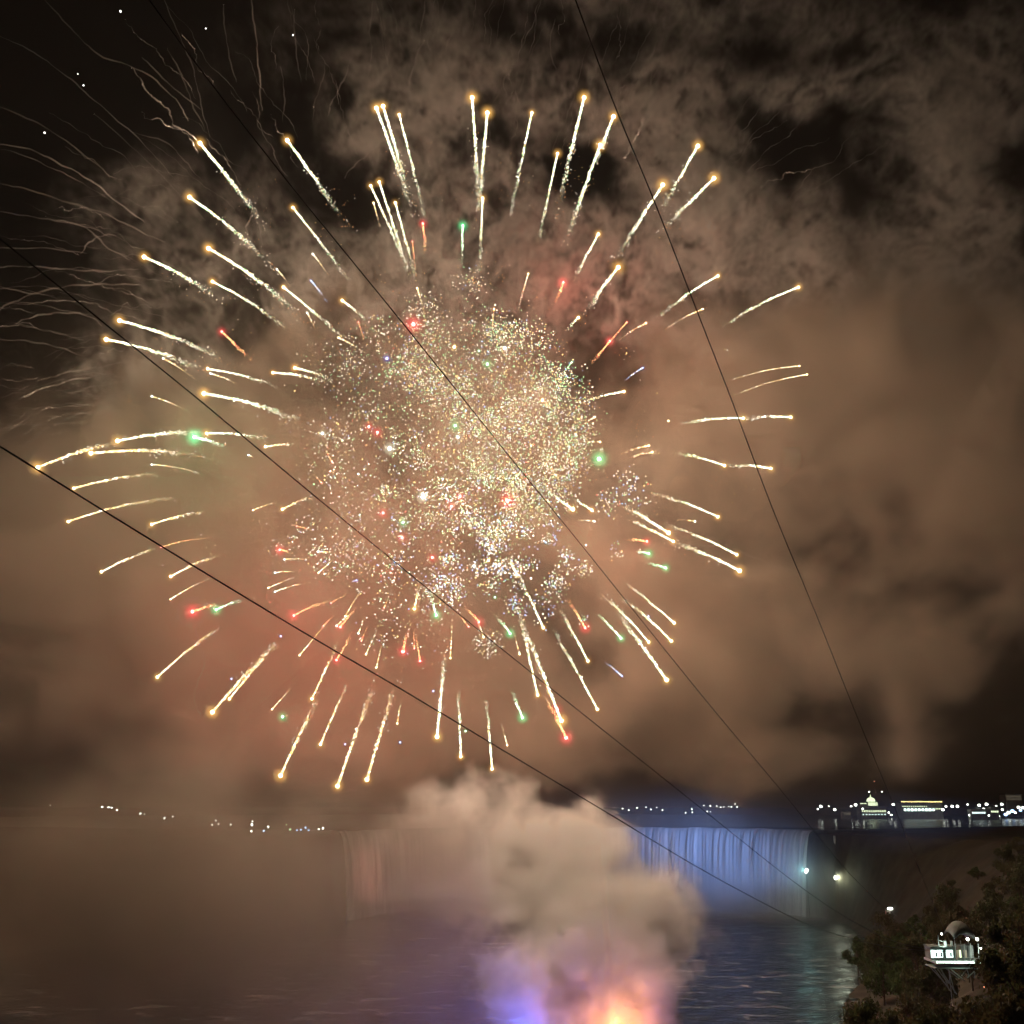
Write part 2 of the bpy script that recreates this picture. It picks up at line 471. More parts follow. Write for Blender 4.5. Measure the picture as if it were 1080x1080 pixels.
g.finish('burst_smoke', k, (-150, 350, 90), (110, 500, 370), (2.6, 5, 2.6), m_bs, 8.0,
         'thin pale smoke hanging among the sparks of the burst', 'smoke')

# --- plume rising from the launch barge
g = GN('plume_grid')
p1 = g.warp(g.pos, 0.018, 34, 3)
p2 = g.warp(p1, 0.06, 13, 3)
L = [B(655, 1090, 318, 46, 44, 12, 1.5), B(640, 1035, 332, 72, 50, 15, 1.35), B(622, 985, 348, 98, 50, 17, 1.25), B(585, 935, 366, 108, 50, 19, 1.2),
     B(545, 885, 386, 96, 46, 20, 1.05), B(485, 848, 402, 66, 34, 18, 0.85), B(680, 965, 356, 40, 46, 14, 0.55), B(545, 1030, 326, 52, 46, 13, 0.8),
     B(560, 1085, 316, 48, 36, 11, 0.9), B(610, 885, 392, 40, 36, 16, 0.3), B(694, 1070, 322, 26, 46, 10, 0.8), B(445, 905, 390, 50, 44, 14, 0.65), B(480, 960, 370, 40, 40, 14, 0.6)]
env = g.blobs(g.v('ADD', g.v('SCALE', g.pos, scale=0.5), g.v('SCALE', p1, scale=0.5)), L)
nz = g.noise(p2, 0.05, 8, 0.72)
k = g.m('ADD', g.m('MULTIPLY', env, 1.0), g.m('MULTIPLY', g.m('SUBTRACT', nz, 0.5), 5.0))
k = g.m('MAXIMUM', g.m('SUBTRACT', k, 0.62), 0.0)
k = g.m('MULTIPLY', g.m('MINIMUM', k, 1.2), g.m('MINIMUM', g.m('MULTIPLY', env, 2.2), 1.0))
m_pl = gas('plume_smoke', (0.93, 0.89, 0.86), 0.15)
g.finish('smoke_plume', k, (-72, 290, -3), (80, 450, 108), (1.2, 2.6, 1.2), m_pl, 3.5,
         'thick smoke plume rising from the launch barge, lit orange and blue at its foot', 'smoke')

# --- low smoke lying over the left of the river
g = GN('low_smoke_grid')
p1 = g.warp(g.pos, 0.012, 60, 3)
p2 = g.warp(p1, 0.05, 14, 2)
L = [B(60, 980, 270, 190, 130, 30, 1.0), B(260, 1000, 270, 170, 120, 30, 0.95), B(390, 1010, 280, 110, 100, 26, 0.85), B(200, 890, 280, 200, 70, 30, 0.5), B(20, 880, 280, 120, 90, 30, 0.55),
     B(470, 1060, 280, 90, 60, 24, 0.5), B(400, 880, 300, 80, 60, 24, 0.5), B(470, 920, 290, 60, 60, 24, 0.9)]
env = g.blobs(g.pos, L)
nz = g.noise(p2, 0.02, 7, 0.6)
k = g.m('MAXIMUM', g.m('SUBTRACT', g.m('ADD', env, g.m('MULTIPLY', g.m('SUBTRACT', nz, 0.5), 5.5)), 0.3), 0.0)
k = g.m('MULTIPLY', g.m('MINIMUM', k, 1.2), g.m('MINIMUM', g.m('MULTIPLY', env, 2.0), 1.0))
m_low = gas('low_smoke', (0.52, 0.44, 0.37), 0.034)  # dimness put into the albedo, against the burst's strong light
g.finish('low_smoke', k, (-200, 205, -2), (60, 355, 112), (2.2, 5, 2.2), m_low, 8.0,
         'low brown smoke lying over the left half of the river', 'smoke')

# --- mist at the foot of the falls
g = GN('mist_grid')
p1 = g.warp(g.pos, 0.02, 30, 2)
L = [((80, 755, 0), (130, 50, 26), 5.0), ((170, 715, 6), (40, 40, 22), 0.6), ((-10, 760, 25), (55, 40, 40), 2.0), ((-60, 740, 6), (30, 30, 20), 0.5), ((150, 790, 55), (130, 60, 22), 0.6), ((185, 690, 22), (14, 14, 18), 2.0)]
env = g.blobs(p1, L)
k = g.m('MULTIPLY', env, g.m('MULTIPLY', g.noise(p1, 0.03, 4, 0.5), 1.6))
m_mist = gas('spray', (0.95, 0.96, 0.98), 0.012)
g.finish('mist', k, (-160, 640, -2), (300, 860, 120), (4, 6, 4), m_mist, 9.0, 'spray hanging at the foot of the floodlit falls', 'mist')

# --- night air: thin, even haze round everything
hb = MB(); hb.box((0, 3500, 596), (12000, 9400, 1208))
m_haze = gas('air', (0.9, 0.88, 0.86), 0.000028, attr=False)
tag(hb.build('haze', m_haze), kind='stuff')

# ================================================================ THE BURST
BY = 400.0                                    # distance of the burst's centre
BC = P(470, 470, BY)
BR = 400 * mpp(BY, 470)
def at_burst(px, py, sgn, frac=None):
    """a point on the shell of the burst seen at (px,py): its own depth from the sphere"""
    k = mpp(BY, 470)
    r2 = ((px - 470) * k) ** 2 + ((py - 470) * k) ** 2
    d = math.sqrt(max(BR * BR * 0.9 - r2, 9.0)) * 0.8
    if frac is not None: d = frac
    return P(px, py, BY + sgn * d), d

SPARK = [glow('white_spark', (1.0, 0.93, 0.76), 3.0), glow('gold_spark', (1.0, 0.74, 0.28), 2.5), glow('pale_green_spark', (0.43, 1.0, 0.50), 2.0),
         glow('orange_spark', (1.0, 0.5, 0.2), 1.6), glow('blue_spark', (0.30, 0.50, 1.0), 2.4), glow('red_spark', (1.0, 0.16, 0.12), 2.2)]
COLS = {'gold': ((1.0, 0.80, 0.42), (1.0, 0.52, 0.12), 9.0), 'red': ((1.0, 0.42, 0.36), (1.0, 0.05, 0.07), 5.0),
        'green': ((0.6, 1.0, 0.72), (0.08, 0.9, 0.32), 5.0), 'white': ((1.0, 0.97, 0.86), (0.85, 0.85, 0.6), 6.0),
        'blue': ((0.5, 0.6, 1.0), (0.12, 0.2, 1.0), 3.5)}
STARM = {k: glow(k + '_burning_star', v[0], v[2]) for k, v in COLS.items()}
HALOM = {k: glow_ball(k + '_bloom', v[1], 0.55 if k in ('gold', 'white') else 0.42) for k, v in COLS.items()}
bV, bF = ball_geo(12, 8)
starme = {k: mesh('burning_star', bV, bF, STARM[k], smooth=True) for k in COLS}
halome = {k: mesh('bloom_halo', bV, bF, HALOM[k], smooth=True) for k in COLS}  # camera bloom round the stars, built as glowing balls

OV = np.array([(1, 0, 0), (-1, 0, 0), (0, 1, 0), (0, -1, 0), (0, 0, 1), (0, 0, -1)], float)
OF = np.array([(0, 2, 4), (2, 1, 4), (1, 3, 4), (3, 0, 4), (2, 0, 5), (1, 2, 5), (3, 1, 5), (0, 3, 5)])
TV = np.array([(1, 1, 1), (-1, -1, 1), (-1, 1, -1), (1, -1, -1)], float) * 0.75
TF = np.array([(0, 2, 1), (0, 1, 3), (0, 3, 2), (1, 2, 3)])
def sparks_mesh(name, C, S, I, tetra=False):
    """many small glowing grains: centres C, sizes S, material index I"""
    C = np.asarray(C, float); S = np.asarray(S, float); I = np.asarray(I, int)
    bv, bf = (TV, TF) if tetra else (OV, OF)
    n = len(C); V = (C[:, None, :] + bv[None] * S[:, None, None]).reshape(-1, 3)
    Fi = (bf[None] + (np.arange(n) * len(bv))[:, None, None]).reshape(-1, 3)
    me = bpy.data.meshes.new(name)
    me.vertices.add(len(V)); me.vertices.foreach_set('co', V.ravel())
    me.loops.add(Fi.size); me.loops.foreach_set('vertex_index', Fi.ravel().astype(np.int32))
    me.polygons.add(len(Fi)); me.polygons.foreach_set('loop_start', np.arange(0, Fi.size, 3, dtype=np.int32))
    for m in SPARK: me.materials.append(m)
    me.polygons.foreach_set('material_index', np.repeat(I, len(bf)).astype(np.int32))
    me.update(calc_edges=True); me.validate()
    return me

# (head x, head y, tail end x, tail end y, colour, size 1..3)
CO = [(211,151,272,228,'gold',3),(303,148,358,226,'gold',3),(200,208,278,272,'gold',3),(309,219,368,296,'gold',2),(220,262,312,328,'gold',3),
(152,271,226,312,'gold',3),(224,297,300,345,'gold',2),(299,303,362,356,'gold',2),(361,317,386,338,'gold',2),(126,338,232,378,'gold',3),
(112,358,208,388,'gold',3),(219,389,292,408,'gold',2),(288,393,345,403,'gold',2),(311,388,352,402,'gold',2),(215,415,315,443,'gold',3),
(397,114,432,214,'gold',3),(404,112,430,200,'gold',3),(421,121,448,228,'gold',2),(391,196,430,284,'gold',2),(400,192,432,292,'gold',2),
(417,214,438,292,'gold',2),(498,103,505,212,'gold',3),(514,119,505,222,'gold',3),(509,209,506,282,'gold',2),(357,356,384,372,'gold',1),
(440,304,448,332,'gold',1),(521,326,519,348,'gold',1),(561,119,538,228,'gold',2),(588,162,568,255,'gold',2),(616,103,590,212,'gold',3),
(647,123,628,172,'gold',3),(633,153,600,246,'gold',3),(736,154,700,218,'gold',3),(699,195,653,268,'gold',3),(753,188,704,238,'gold',3),
(631,247,605,296,'gold',2),(652,282,622,325,'gold',3),(610,335,598,348,'gold',2),(557,289,546,328,'gold',1),(757,291,692,336,'gold',2),
(741,326,702,347,'gold',1),(842,303,762,344,'gold',2),(843,386,773,400,'gold',1),(851,395,773,417,'gold',1),(834,440,786,442,'gold',2),
(784,441,718,447,'gold',2),(813,494,768,491,'gold',2),(764,491,712,478,'gold',2),(681,341,652,359,'gold',1),(658,413,616,424,'gold',2),
(684,470,655,479,'gold',1),(688,477,664,483,'gold',1),(633,466,616,467,'gold',1),(627,440,613,449,'gold',1),
(757,545,688,521,'gold',2),(777,585,700,553,'gold',2),(780,602,712,573,'gold',3),(705,562,658,533,'gold',3),(710,571,662,547,'gold',2),
(711,657,662,616,'gold',2),(708,676,655,630,'gold',2),(684,677,636,628,'gold',2),(703,717,650,645,'gold',3),(620,697,590,642,'gold',2),
(630,748,584,665,'gold',2),(573,662,544,600,'gold',2),(567,733,546,640,'gold',2),(592,760,550,655,'gold',3),(604,537,578,519,'gold',3),
(624,538,604,527,'gold',2),(545,606,536,588,'gold',2),
(40,493,124,467,'gold',3),(124,465,212,456,'gold',3),(96,478,208,480,'gold',3),(78,515,168,500,'gold',2),(72,550,182,525,'gold',2),
(218,457,282,463,'gold',2),(280,471,312,468,'gold',2),(107,603,168,578,'gold',2),(160,553,217,540,'gold',2),(180,608,232,585,'gold',2),
(180,632,222,610,'gold',1),(166,714,232,662,'gold',2),(224,751,285,684,'gold',3),(242,737,292,678,'gold',2),(296,818,334,738,'gold',3),
(329,737,358,676,'gold',2),(338,785,366,722,'gold',2),(356,829,392,728,'gold',3),(387,822,416,725,'gold',3),(461,777,469,690,'gold',3),
(486,798,483,728,'gold',2),(519,811,513,738,'gold',2),(419,763,423,738,'gold',1),(535,786,529,765,'gold',1),
(298,537,330,524,'gold',2),(267,538,292,530,'gold',1),(316,691,346,656,'gold',1),(364,650,381,622,'gold',1),(386,690,398,664,'gold',1),
(397,704,402,682,'gold',1),(283,620,310,609,'gold',1),(336,604,354,588,'gold',1),(475,694,477,652,'gold',1),(437,642,443,612,'gold',2),
(287,748,307,726,'gold',1),(510,672,502,650,'gold',1),
(160,418,196,433,'white',1),(160,490,210,499,'white',1),(172,378,206,400,'white',1),(222,394,252,406,'white',1),(300,590,320,590,'white',1),
(290,604,312,603,'white',1),(290,624,328,614,'white',1),(355,660,372,645,'white',1),(733,550,714,548,'white',1),(378,668,385,650,'white',1),
(627,550,610,549,'white',1),(335,582,355,584,'white',1),(292,284,306,302,'white',1),(328,296,346,320,'blue',1),(330,268,346,290,'white',1),
(324,330,333,348,'white',1),(394,214,401,240,'gold',1),(548,690,542,668,'gold',1),(262,480,268,482,'white',1),
(378,340,384,358,'red',1),(446,236,449,268,'red',2),(435,255,439,292,'red',1),(234,350,267,382,'red',2),(594,298,586,320,'red',2),
(661,340,626,381,'red',1),(643,360,624,384,'red',2),(682,571,658,569,'red',2),(617,662,598,630,'red',2),(597,778,574,732,'red',3),
(588,748,572,716,'red',2),(203,645,232,638,'red',3),(310,649,350,633,'red',2),(349,636,365,628,'red',1),(295,580,308,584,'red',2),
(313,555,332,561,'red',1),(170,577,222,567,'red',1),(359,661,376,641,'red',2),(341,660,352,650,'red',1),(355,696,372,668,'red',2),
(381,676,388,660,'red',1),(425,687,430,665,'red',3),(437,684,436,662,'red',1),(443,697,438,668,'red',2),(405,641,410,630,'red',1),
(505,656,490,640,'red',2),(494,661,484,648,'red',1),(339,509,330,500,'red',1),(350,487,342,473,'red',1),
(488,238,487,278,'green',2),(205,461,238,472,'green',3),(603,382,591,398,'green',1),(684,584,668,582,'green',2),(702,599,680,594,'green',2),
(655,673,630,648,'green',2),(551,757,540,730,'green',2),(460,649,453,625,'green',2),(538,668,522,648,'green',2),(228,643,256,633,'green',2),
(678,388,658,402,'blue',1),(656,713,638,698,'blue',1),(376,612,370,614,'blue',1)]
# stars burning without a tail to speak of
ST = [(632,484,'green',3),(298,756,'green',2),(491,771,'green',1),(532,367,'white',2),(514,384,'green',2),(408,378,'blue',2),(479,366,'gold',2),
(572,422,'gold',2),(480,449,'green',2),(483,461,'white',2),(411,473,'white',3),(340,457,'white',2),(389,450,'red',2),(398,456,'red',2),
(438,461,'gold',1),(446,524,'white',3),(425,551,'green',2),(535,528,'red',3),(476,534,'red',2),(485,524,'red',2),(505,515,'red',1),
(404,541,'red',2),(424,567,'red',2),(456,588,'red',2),(412,604,'red',1),(500,597,'white',2),(515,591,'gold',2),(522,630,'green',1),
(436,342,'red',3),(533,604,'white',1),(364,785,'blue',1),(422,783,'blue',1),(457,729,'blue',1),(244,716,'blue',1),(296,671,'blue',1),
(684,650,'blue',1),(705,444,'gold',1),(551,560,'blue',1),(482,558,'blue',1),(618,575,'white',1),(505,370,'green',1),(378,500,'white',1),
(467,505,'white',1),(560,610,'white',1),(452,470,'gold',1),(560,470,'gold',1)]
HOURS = ['twelve', 'one', 'two', 'three', 'four', 'five', 'six', 'seven', 'eight', 'nine', 'ten', 'eleven']
def clock(px, py):
    a = math.degrees(math.atan2(px - 470, -(py - 470))) % 360
    q = int(round(a / 15)) % 24; h = q // 2
    return (HOURS[h] + " o'clock") if q % 2 == 0 else 'half past ' + HOURS[h]
ORD = ['outermost', 'second from the rim', 'third from the rim', 'fourth from the rim', 'fifth from the rim', 'sixth from the rim', 'seventh from the rim', 'eighth from the rim', 'ninth from the rim', 'tenth from the rim'] + [w_ + ' from the rim' for w_ in ('eleventh', 'twelfth', 'thirteenth', 'fourteenth', 'fifteenth', 'sixteenth', 'seventeenth', 'eighteenth', 'nineteenth', 'twentieth')] + ['innermost']
keyed = {}
for i, c in enumerate(CO): keyed.setdefault((c[4], clock(c[0], c[1])), []).append((-math.hypot(c[0] - 470, c[1] - 470), i))
LAB = {}
for (cc, ck), L in keyed.items():
    for r, (_, i) in enumerate(sorted(L)):
        nm = {1: 'small', 2: 'bright', 3: 'large glaring'}[CO[i][5]]
        LAB[i] = f"{nm} {cc} comet at {ck} on the burst" + ('' if len(L) == 1 else ', ' + ORD[r])
big_gold = 0
LIT = {0, 4, 9, 21, 33, 56, 62, 71, 41, 46, 51}
for i, (hx, hy, tx, ty, cc, sz) in enumerate(CO):
    sgn = 1 if (cc == 'red' or (cc == 'gold' and R.random() < 0.45) or cc == 'green') else -1
    hp, d = at_burst(hx, hy, sgn)
    rh = max(20, math.hypot(hx - 470, hy - 470)); rt = math.hypot(tx - 470, ty - 470)
    tp, _ = at_burst(tx, ty, sgn, frac=d * min(1.2, rt / rh))
    root = empty('firework_comet', hp, LAB[i], 'firework comet', 'comets flying out of the burst')
    k = mpp(hp.y, hy)
    rs = {1: 0.8, 2: 1.4, 3: 2.1}[sz] * k * (0.85 if cc in ('red', 'green', 'blue') else 1)
    s = link('burning_star', starme[cc], root); s.scale = (rs,) * 3
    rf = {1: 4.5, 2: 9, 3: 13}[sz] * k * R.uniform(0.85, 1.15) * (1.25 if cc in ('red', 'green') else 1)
    f = link('bloom_halo', halome[cc], root); f.scale = (rf,) * 3
    # tail: grains thrown off along a slightly sagging path
    Lp = math.hypot(tx - hx, ty - hy)
    dvec = tp - hp; n = int(Lp * {1: 2.6, 2: 4.6, 3: 6.2}[sz])
    side = dvec.cross(Vector((0, 1, 0))).normalized(); up = Vector((0, 0, 1))
    t = NR.rand(n) ** (1.35 if sz > 1 else 1.2)
    dashed = sz == 1
    ph = NR.rand() * 6.28
    wid = (0.16 + 2.1 * t ** 1.1) * k * {1: 0.35, 2: 0.9, 3: 1.15}[sz]
    wob = np.sin(t * Lp * 0.22 + ph) * 0.5 * k * t * (0 if dashed else 1)
    j = NR.randn(n, 3) * wid[:, None] * 0.62
    sag = np.sin(t * math.pi) * Lp * k * (0.035 if abs(dvec.x) > abs(dvec.z) else 0.01)
    C = np.array([tuple(dvec)]) * t[:, None] + j
    C += np.array([tuple(side)]) * wob[:, None]; C[:, 2] += sag
    S = k * {1: 0.5, 2: 0.8, 3: 1.0}[sz] * (1 - t) ** 1.1 * (0.55 + 0.6 * NR.rand(n)) + k * 0.2
    S *= np.where(NR.rand(n) < 0.35 + 0.4 * t, 0.6, 1.12)
    clump = 0.5 + 0.5 * np.sin(t * Lp * 0.9 + 3 * np.sin(t * Lp * 0.31 + ph)); S *= np.where(t > 0.3, 0.72 + 0.5 * clump, 1.0)
    r = NR.rand(n)
    low = hy > 470 and hx < 450
    I = np.where(r < 0.55, 0, np.where(r < 0.8, 1, 2))
    if low or sz == 1: I = np.where(r < 0.3, 0, np.where(r < 0.75, 1, 3))
    if cc == 'red': I = np.where(r < 0.45, 3, np.where(r < 0.7, 1, 5))
    if cc == 'green': I = np.where(r < 0.6, 2, 0)
    if cc == 'blue': I = np.where(r < 0.7, 4, 0)
    # a second, looser spray of grains beside the tail
    if sz == 3:
        q = int(n * 0.07); t2 = 0.3 + NR.rand(q) * 0.9
        C2 = np.array([tuple(dvec)]) * t2[:, None] + NR.randn(q, 3) * 3.2 * k
        C = np.concatenate([C, C2]); S = np.concatenate([S, k * (0.25 + 0.3 * NR.rand(q))]); I = np.concatenate([I, np.where(NR.rand(q) < .5, 0, 3)])
    tag(link('spark_tail', sparks_mesh('spark_tail', C, S, I), root), kind='stuff')
    if i in LIT: point('star_light', hp, (1.0, 0.72, 0.48), LP['comet'], root, r=rs * 1.12)
    elif cc == 'red' and sz >= 2 and (hx, hy) in ((203,645),(425,687),(594,298),(661,340),(643,360),(310,649),(597,778),(682,571),(355,696)):
        point('star_light', hp, (1.0, 0.10, 0.08), LP['tint'] * 0.5, root, r=rs * 1.12)
    elif cc == 'green' and sz == 3: point('star_light', hp, (0.15, 1.0, 0.45), LP['tint'] * 0.35, root, r=rs * 1.12)

sk = {}
for i, c in enumerate(ST): sk.setdefault((c[2], clock(c[0], c[1])), []).append((-math.hypot(c[0] - 470, c[1] - 470), i))
SL = {}
for (cc, ck), L in sk.items():
    for r, (_, i) in enumerate(sorted(L)):
        rad = math.hypot(ST[i][0] - 470, ST[i][1] - 470)
        where = 'deep in the glitter' if rad < 90 else ('at the glitter edge' if rad < 190 else 'outside the glitter')
        SL[i] = f"{ {1: 'tiny', 2: 'round', 3: 'large glaring'}[ST[i][3]] } {cc} star at {ck}, {where}" + ('' if len(L) == 1 else ', ' + ORD[r])
for i, (hx, hy, cc, sz) in enumerate(ST):
    sgn = 1 if R.random() < 0.4 else -1
    hp, d = at_burst(hx, hy, sgn, frac=R.uniform(10, 90))
    root = empty('firework_star', hp, SL[i], 'firework star', 'coloured stars burning in the burst')
    k = mpp(hp.y, hy)
    rs = {1: 0.8, 2: 1.35, 3: 2.0}[sz] * k
    s = link('burning_star', starme[cc], root); s.scale = (rs,) * 3
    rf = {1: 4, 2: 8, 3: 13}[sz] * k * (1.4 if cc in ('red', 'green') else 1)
    f = link('bloom_halo', halome[cc], root); f.scale = (rf,) * 3
    wt = {1: 0.35, 2: 1.0, 3: 1.8}[sz] * (1.0 if cc in ('white', 'gold') else 0.22)
    tone = (1.0, 0.76, 0.55) if cc in ('white', 'gold') else COLS[cc][1]
    if cc != 'blue' and math.hypot(hx - 490, hy - 470) < 200: point('star_light', hp, tone, LP['core'] * wt / 30 * (0.35 if hx > 545 else 1.0), root, r=rs * 1.1)

# the glitter: thousands of crackling grains, past counting
def puff(px, py, r, n, y=None, spread=0.5):
    y = BY + R.uniform(-50, 50) if y is None else y
    c = np.array(P(px, py, y)); k = mpp(y, py)
    v = NR.randn(n, 3); v /= np.linalg.norm(v, axis=1)[:, None]
    rad = NR.rand(n) ** spread
    return c + v * (rad * r * k)[:, None]
def glitter(name, label, spec, pal, size=(0.22, 0.46)):
    C = []; 
    for s in spec: C.append(puff(*s))
    C = np.concatenate(C); n = len(C)
    I = NR.choice(len(SPARK), n, p=pal)
    S = (size[0] + (size[1] - size[0]) * NR.rand(n) ** 2.2) * np.where(NR.rand(n) < 0.03, 1.6, 1) * mpp(BY, 470) * 1.35
    return tag(link(name, sparks_mesh(name, C, S, I, True)), label, 'glitter', kind='stuff')
# broad gold mass
spec = []
for _ in range(150):
    a = R.uniform(0, 6.283); rr = R.random() ** 0.55
    px = 497 + math.cos(a) * 128 * rr; py = 452 + math.sin(a) * 116 * rr
    if (px - 440) ** 2 + (py - 470) ** 2 < 55 ** 2 and R.random() < 0.5: continue
    spec.append((px, py, R.uniform(12, 30), R.randint(22, 52)))
for _ in range(60):
    a = R.uniform(-1.5, 1.2); px = 500 + math.cos(a) * R.uniform(70, 120); py = 445 + math.sin(a) * R.uniform(70, 112)
    spec.append((px, py, R.uniform(12, 24), R.randint(14, 34)))
spec.append((500, 450, 138, 1500)); spec.append((450, 480, 150, 700))
glitter('gold_glitter', 'dense ball of gold and white glitter filling the middle of the burst', spec, [0.30, 0.22, 0.36, 0.03, 0.08, 0.01])
spec = []
for _ in range(70):
    px = R.gauss(522, 50); py = R.gauss(585, 36)
    spec.append((px, py, R.uniform(8, 20), R.randint(16, 36)))
spec += [(665, 515, 26, 90), (640, 530, 18, 50), (590, 520, 30, 90)]
glitter('white_glitter', 'cooler white and blue glitter under the gold ball of glitter', spec, [0.38, 0.10, 0.20, 0.02, 0.28, 0.02], (0.26, 0.55))
spec = [(496, 298, 22, 90), (450, 322, 22, 110), (442, 345, 26, 120), (372, 376, 32, 150), (352, 462, 24, 60), (400, 350, 20, 70), (345, 588, 26, 120), (372, 580, 26, 120),
        (330, 560, 30, 70), (617, 600, 10, 60), (590, 612, 15, 80), (515, 678, 18, 120), (300, 580, 22, 40), (355, 500, 30, 90), (375, 545, 30, 120), (395, 600, 40, 120),
        (340, 475, 34, 60), (430, 660, 50, 90), (340, 400, 40, 60), (460, 622, 36, 160), (410, 640, 60, 90), (555, 350, 20, 90)]
glitter('scattered_glitter', 'small loose puffs of white glitter scattered round the gold ball', spec, [0.55, 0.2, 0.15, 0.05, 0.05, 0.0])
spec = []
for _ in range(90):
    a = math.radians(R.uniform(150, 385)); rr = R.uniform(150, 345)
    spec.append((470 + math.cos(a) * rr, 470 + math.sin(a) * rr, R.uniform(10, 30), R.randint(4, 12)))
glitter('dying_sparks', 'faint orange sparks dying out between the comet tails', spec, [0.15, 0.25, 0.0, 0.6, 0.0, 0.0], (0.16, 0.32))

# ---------------------------------------------------------------- smoke trails of spent comets, radiating up and left
m_trail = gas('trail_smoke', (0.9, 0.87, 0.85), 0.17, attr=False)
m_trail2 = gas('faint_trail_smoke', (0.9, 0.86, 0.82), 0.12, attr=False)
TR = [[(40,-8),(75,30),(105,58),(150,75),(185,105),(200,130)],[(170,-8),(188,35),(203,70),(212,110),(222,148)],[(264,-8),(270,40),(274,85),(276,120)],
[(176,50),(192,80),(203,110),(218,140)],[(-8,35),(30,52),(70,80),(110,115),(150,150),(185,190)],[(-8,152),(30,157),(62,172),(95,190),(130,218),(155,236)],
[(-8,192),(30,200),(70,213),(110,225),(150,245),(176,256)],[(-8,222),(30,228),(60,233),(95,240),(120,252)],[(-8,282),(30,281),(70,284),(110,286),(150,283)],
[(-8,330),(15,318),(45,307),(80,301),(120,300),(150,300)],[(15,342),(35,334),(60,330),(90,332),(110,345)],[(-8,358),(30,360),(60,366),(90,376)],
[(40,402),(75,392),(110,386),(150,378)],[(-8,300),(25,308),(60,312)],[(20,475),(45,455),(75,440),(105,425)],[(60,420),(90,410),(130,402),(165,398)],
[(20,420),(60,405),(100,396)],[(372,58),(362,85),(350,108),(345,125)],[(344,62),(340,85),(332,108),(330,128)],[(400,150),(385,165),(370,178),(362,190)],
[(296,70),(300,100),(298,130)],[(268,225),(275,245),(276,262)],[(268,225),(260,238),(262,248)],[(85,268),(95,255),(110,248),(128,248)],
[(395,-8),(390,30),(392,60),(385,90)],[(450,-8),(445,25),(440,60)],[(478,30),(470,55),(468,80)],[(430,100),(436,70),(448,40)],
[(60,232),(90,240),(115,262),(140,275)],[(140,140),(175,150),(195,170),(212,190)],[(205,660),(215,700),(205,730),(212,760)],[(570,700),(562,720),(568,745),(560,770)],
[(735,575),(770,578),(800,590),(840,604)],[(-8,110),(40,130),(85,160),(120,190)],[(150,60),(180,90),(215,118)],[(-8,262),(50,262),(95,268)],[(100,120),(150,165),(185,200),(220,235)],
[(235,5),(240,50),(250,90)],[(310,10),(312,50),(318,90)],[(690,60),(686,90),(694,120)],[(585,20),(580,50),(587,75)]]
for _ in range(120):
    a = math.radians(R.uniform(34, 176)); r0 = R.uniform(300, 440); r1 = r0 + R.uniform(40, 150)
    if R.random() < 0.25: a = math.radians(R.uniform(150, 182))
    cv = R.uniform(-.05, .05) + (0.07 if a > 2.3 else 0); pts = []
    m_ = R.randint(4, 7)
    for q in range(m_ + 1):
        f = q / m_; rr = r0 + (r1 - r0) * f; aa = a + cv * f * f + R.uniform(-.008, .008)
        pts.append((470 + math.cos(aa) * rr * 1.04 + R.uniform(-2.5, 2.5), 455 - math.sin(aa) * rr + R.uniform(-2.5, 2.5)))
    if -30 < pts[0][0] < 1000 and pts[0][1] > -5: TR.append(pts)
_n = {}; _T = []
for pts in TR:
    mx, my = pts[len(pts) // 2]; ck = clock(mx, my); _n[ck] = _n.get(ck, 0) + 1
    if _n[ck] <= len(ORD): _T.append(pts)
TR = _T
tl = {}
for i, pts in enumerate(TR):
    mx, my = pts[len(pts) // 2]; tl.setdefault(clock(mx, my), []).append((-math.hypot(mx - 470, my - 470), i))
TLAB = {}
for ck, L in tl.items():
    for r, (_, i) in enumerate(sorted(L)):
        TLAB[i] = f"thin smoke trail at {ck} round the burst" + ('' if len(L) == 1 else ', ' + ORD[r])
for i, pts in enumerate(TR):
    y = 400 + R.uniform(-30, 90)
    pp = [P(a, b, y + 18 * math.sin(j * 0.7)) for j, (a, b) in enumerate(pts)]
    fine = []
    for j in range(len(pp) - 1):
        p0 = pp[max(j - 1, 0)]; p1 = pp[j]; p2 = pp[j + 1]; p3 = pp[min(j + 2, len(pp) - 1)]
        for q in range(8):
            k = q / 8
            fine.append(0.5 * ((2 * p1) + (-p0 + p2) * k + (2 * p0 - 5 * p1 + 4 * p2 - p3) * k * k + (-p0 + 3 * p1 - 3 * p2 + p3) * k ** 3))
    ph = R.uniform(0, 6)
    fine = [f + Vector((math.sin(j * 0.9 + ph) * 0.28 + math.sin(j * 2.3 + ph) * 0.18, 0, math.cos(j * 1.1 + ph) * 0.28 + R.uniform(-.12, .12))) for j, f in enumerate(fine)]
    mb = MB(); N = len(fine)
    mb.tube(fine, [(0.75 if i < 45 else 0.45) * (0.34 + 0.34 * abs(math.sin(j * 0.31 + ph))) * (0.35 + 0.65 * math.sin(math.pi * (j + 0.6) / (N + 0.2)) ** 0.5) for j in range(N)], n=7)
    tag(mb.build('smoke_trail', m_trail if i % 3 else m_trail2), TLAB[i], 'smoke trail', 'smoke trails of spent comets')

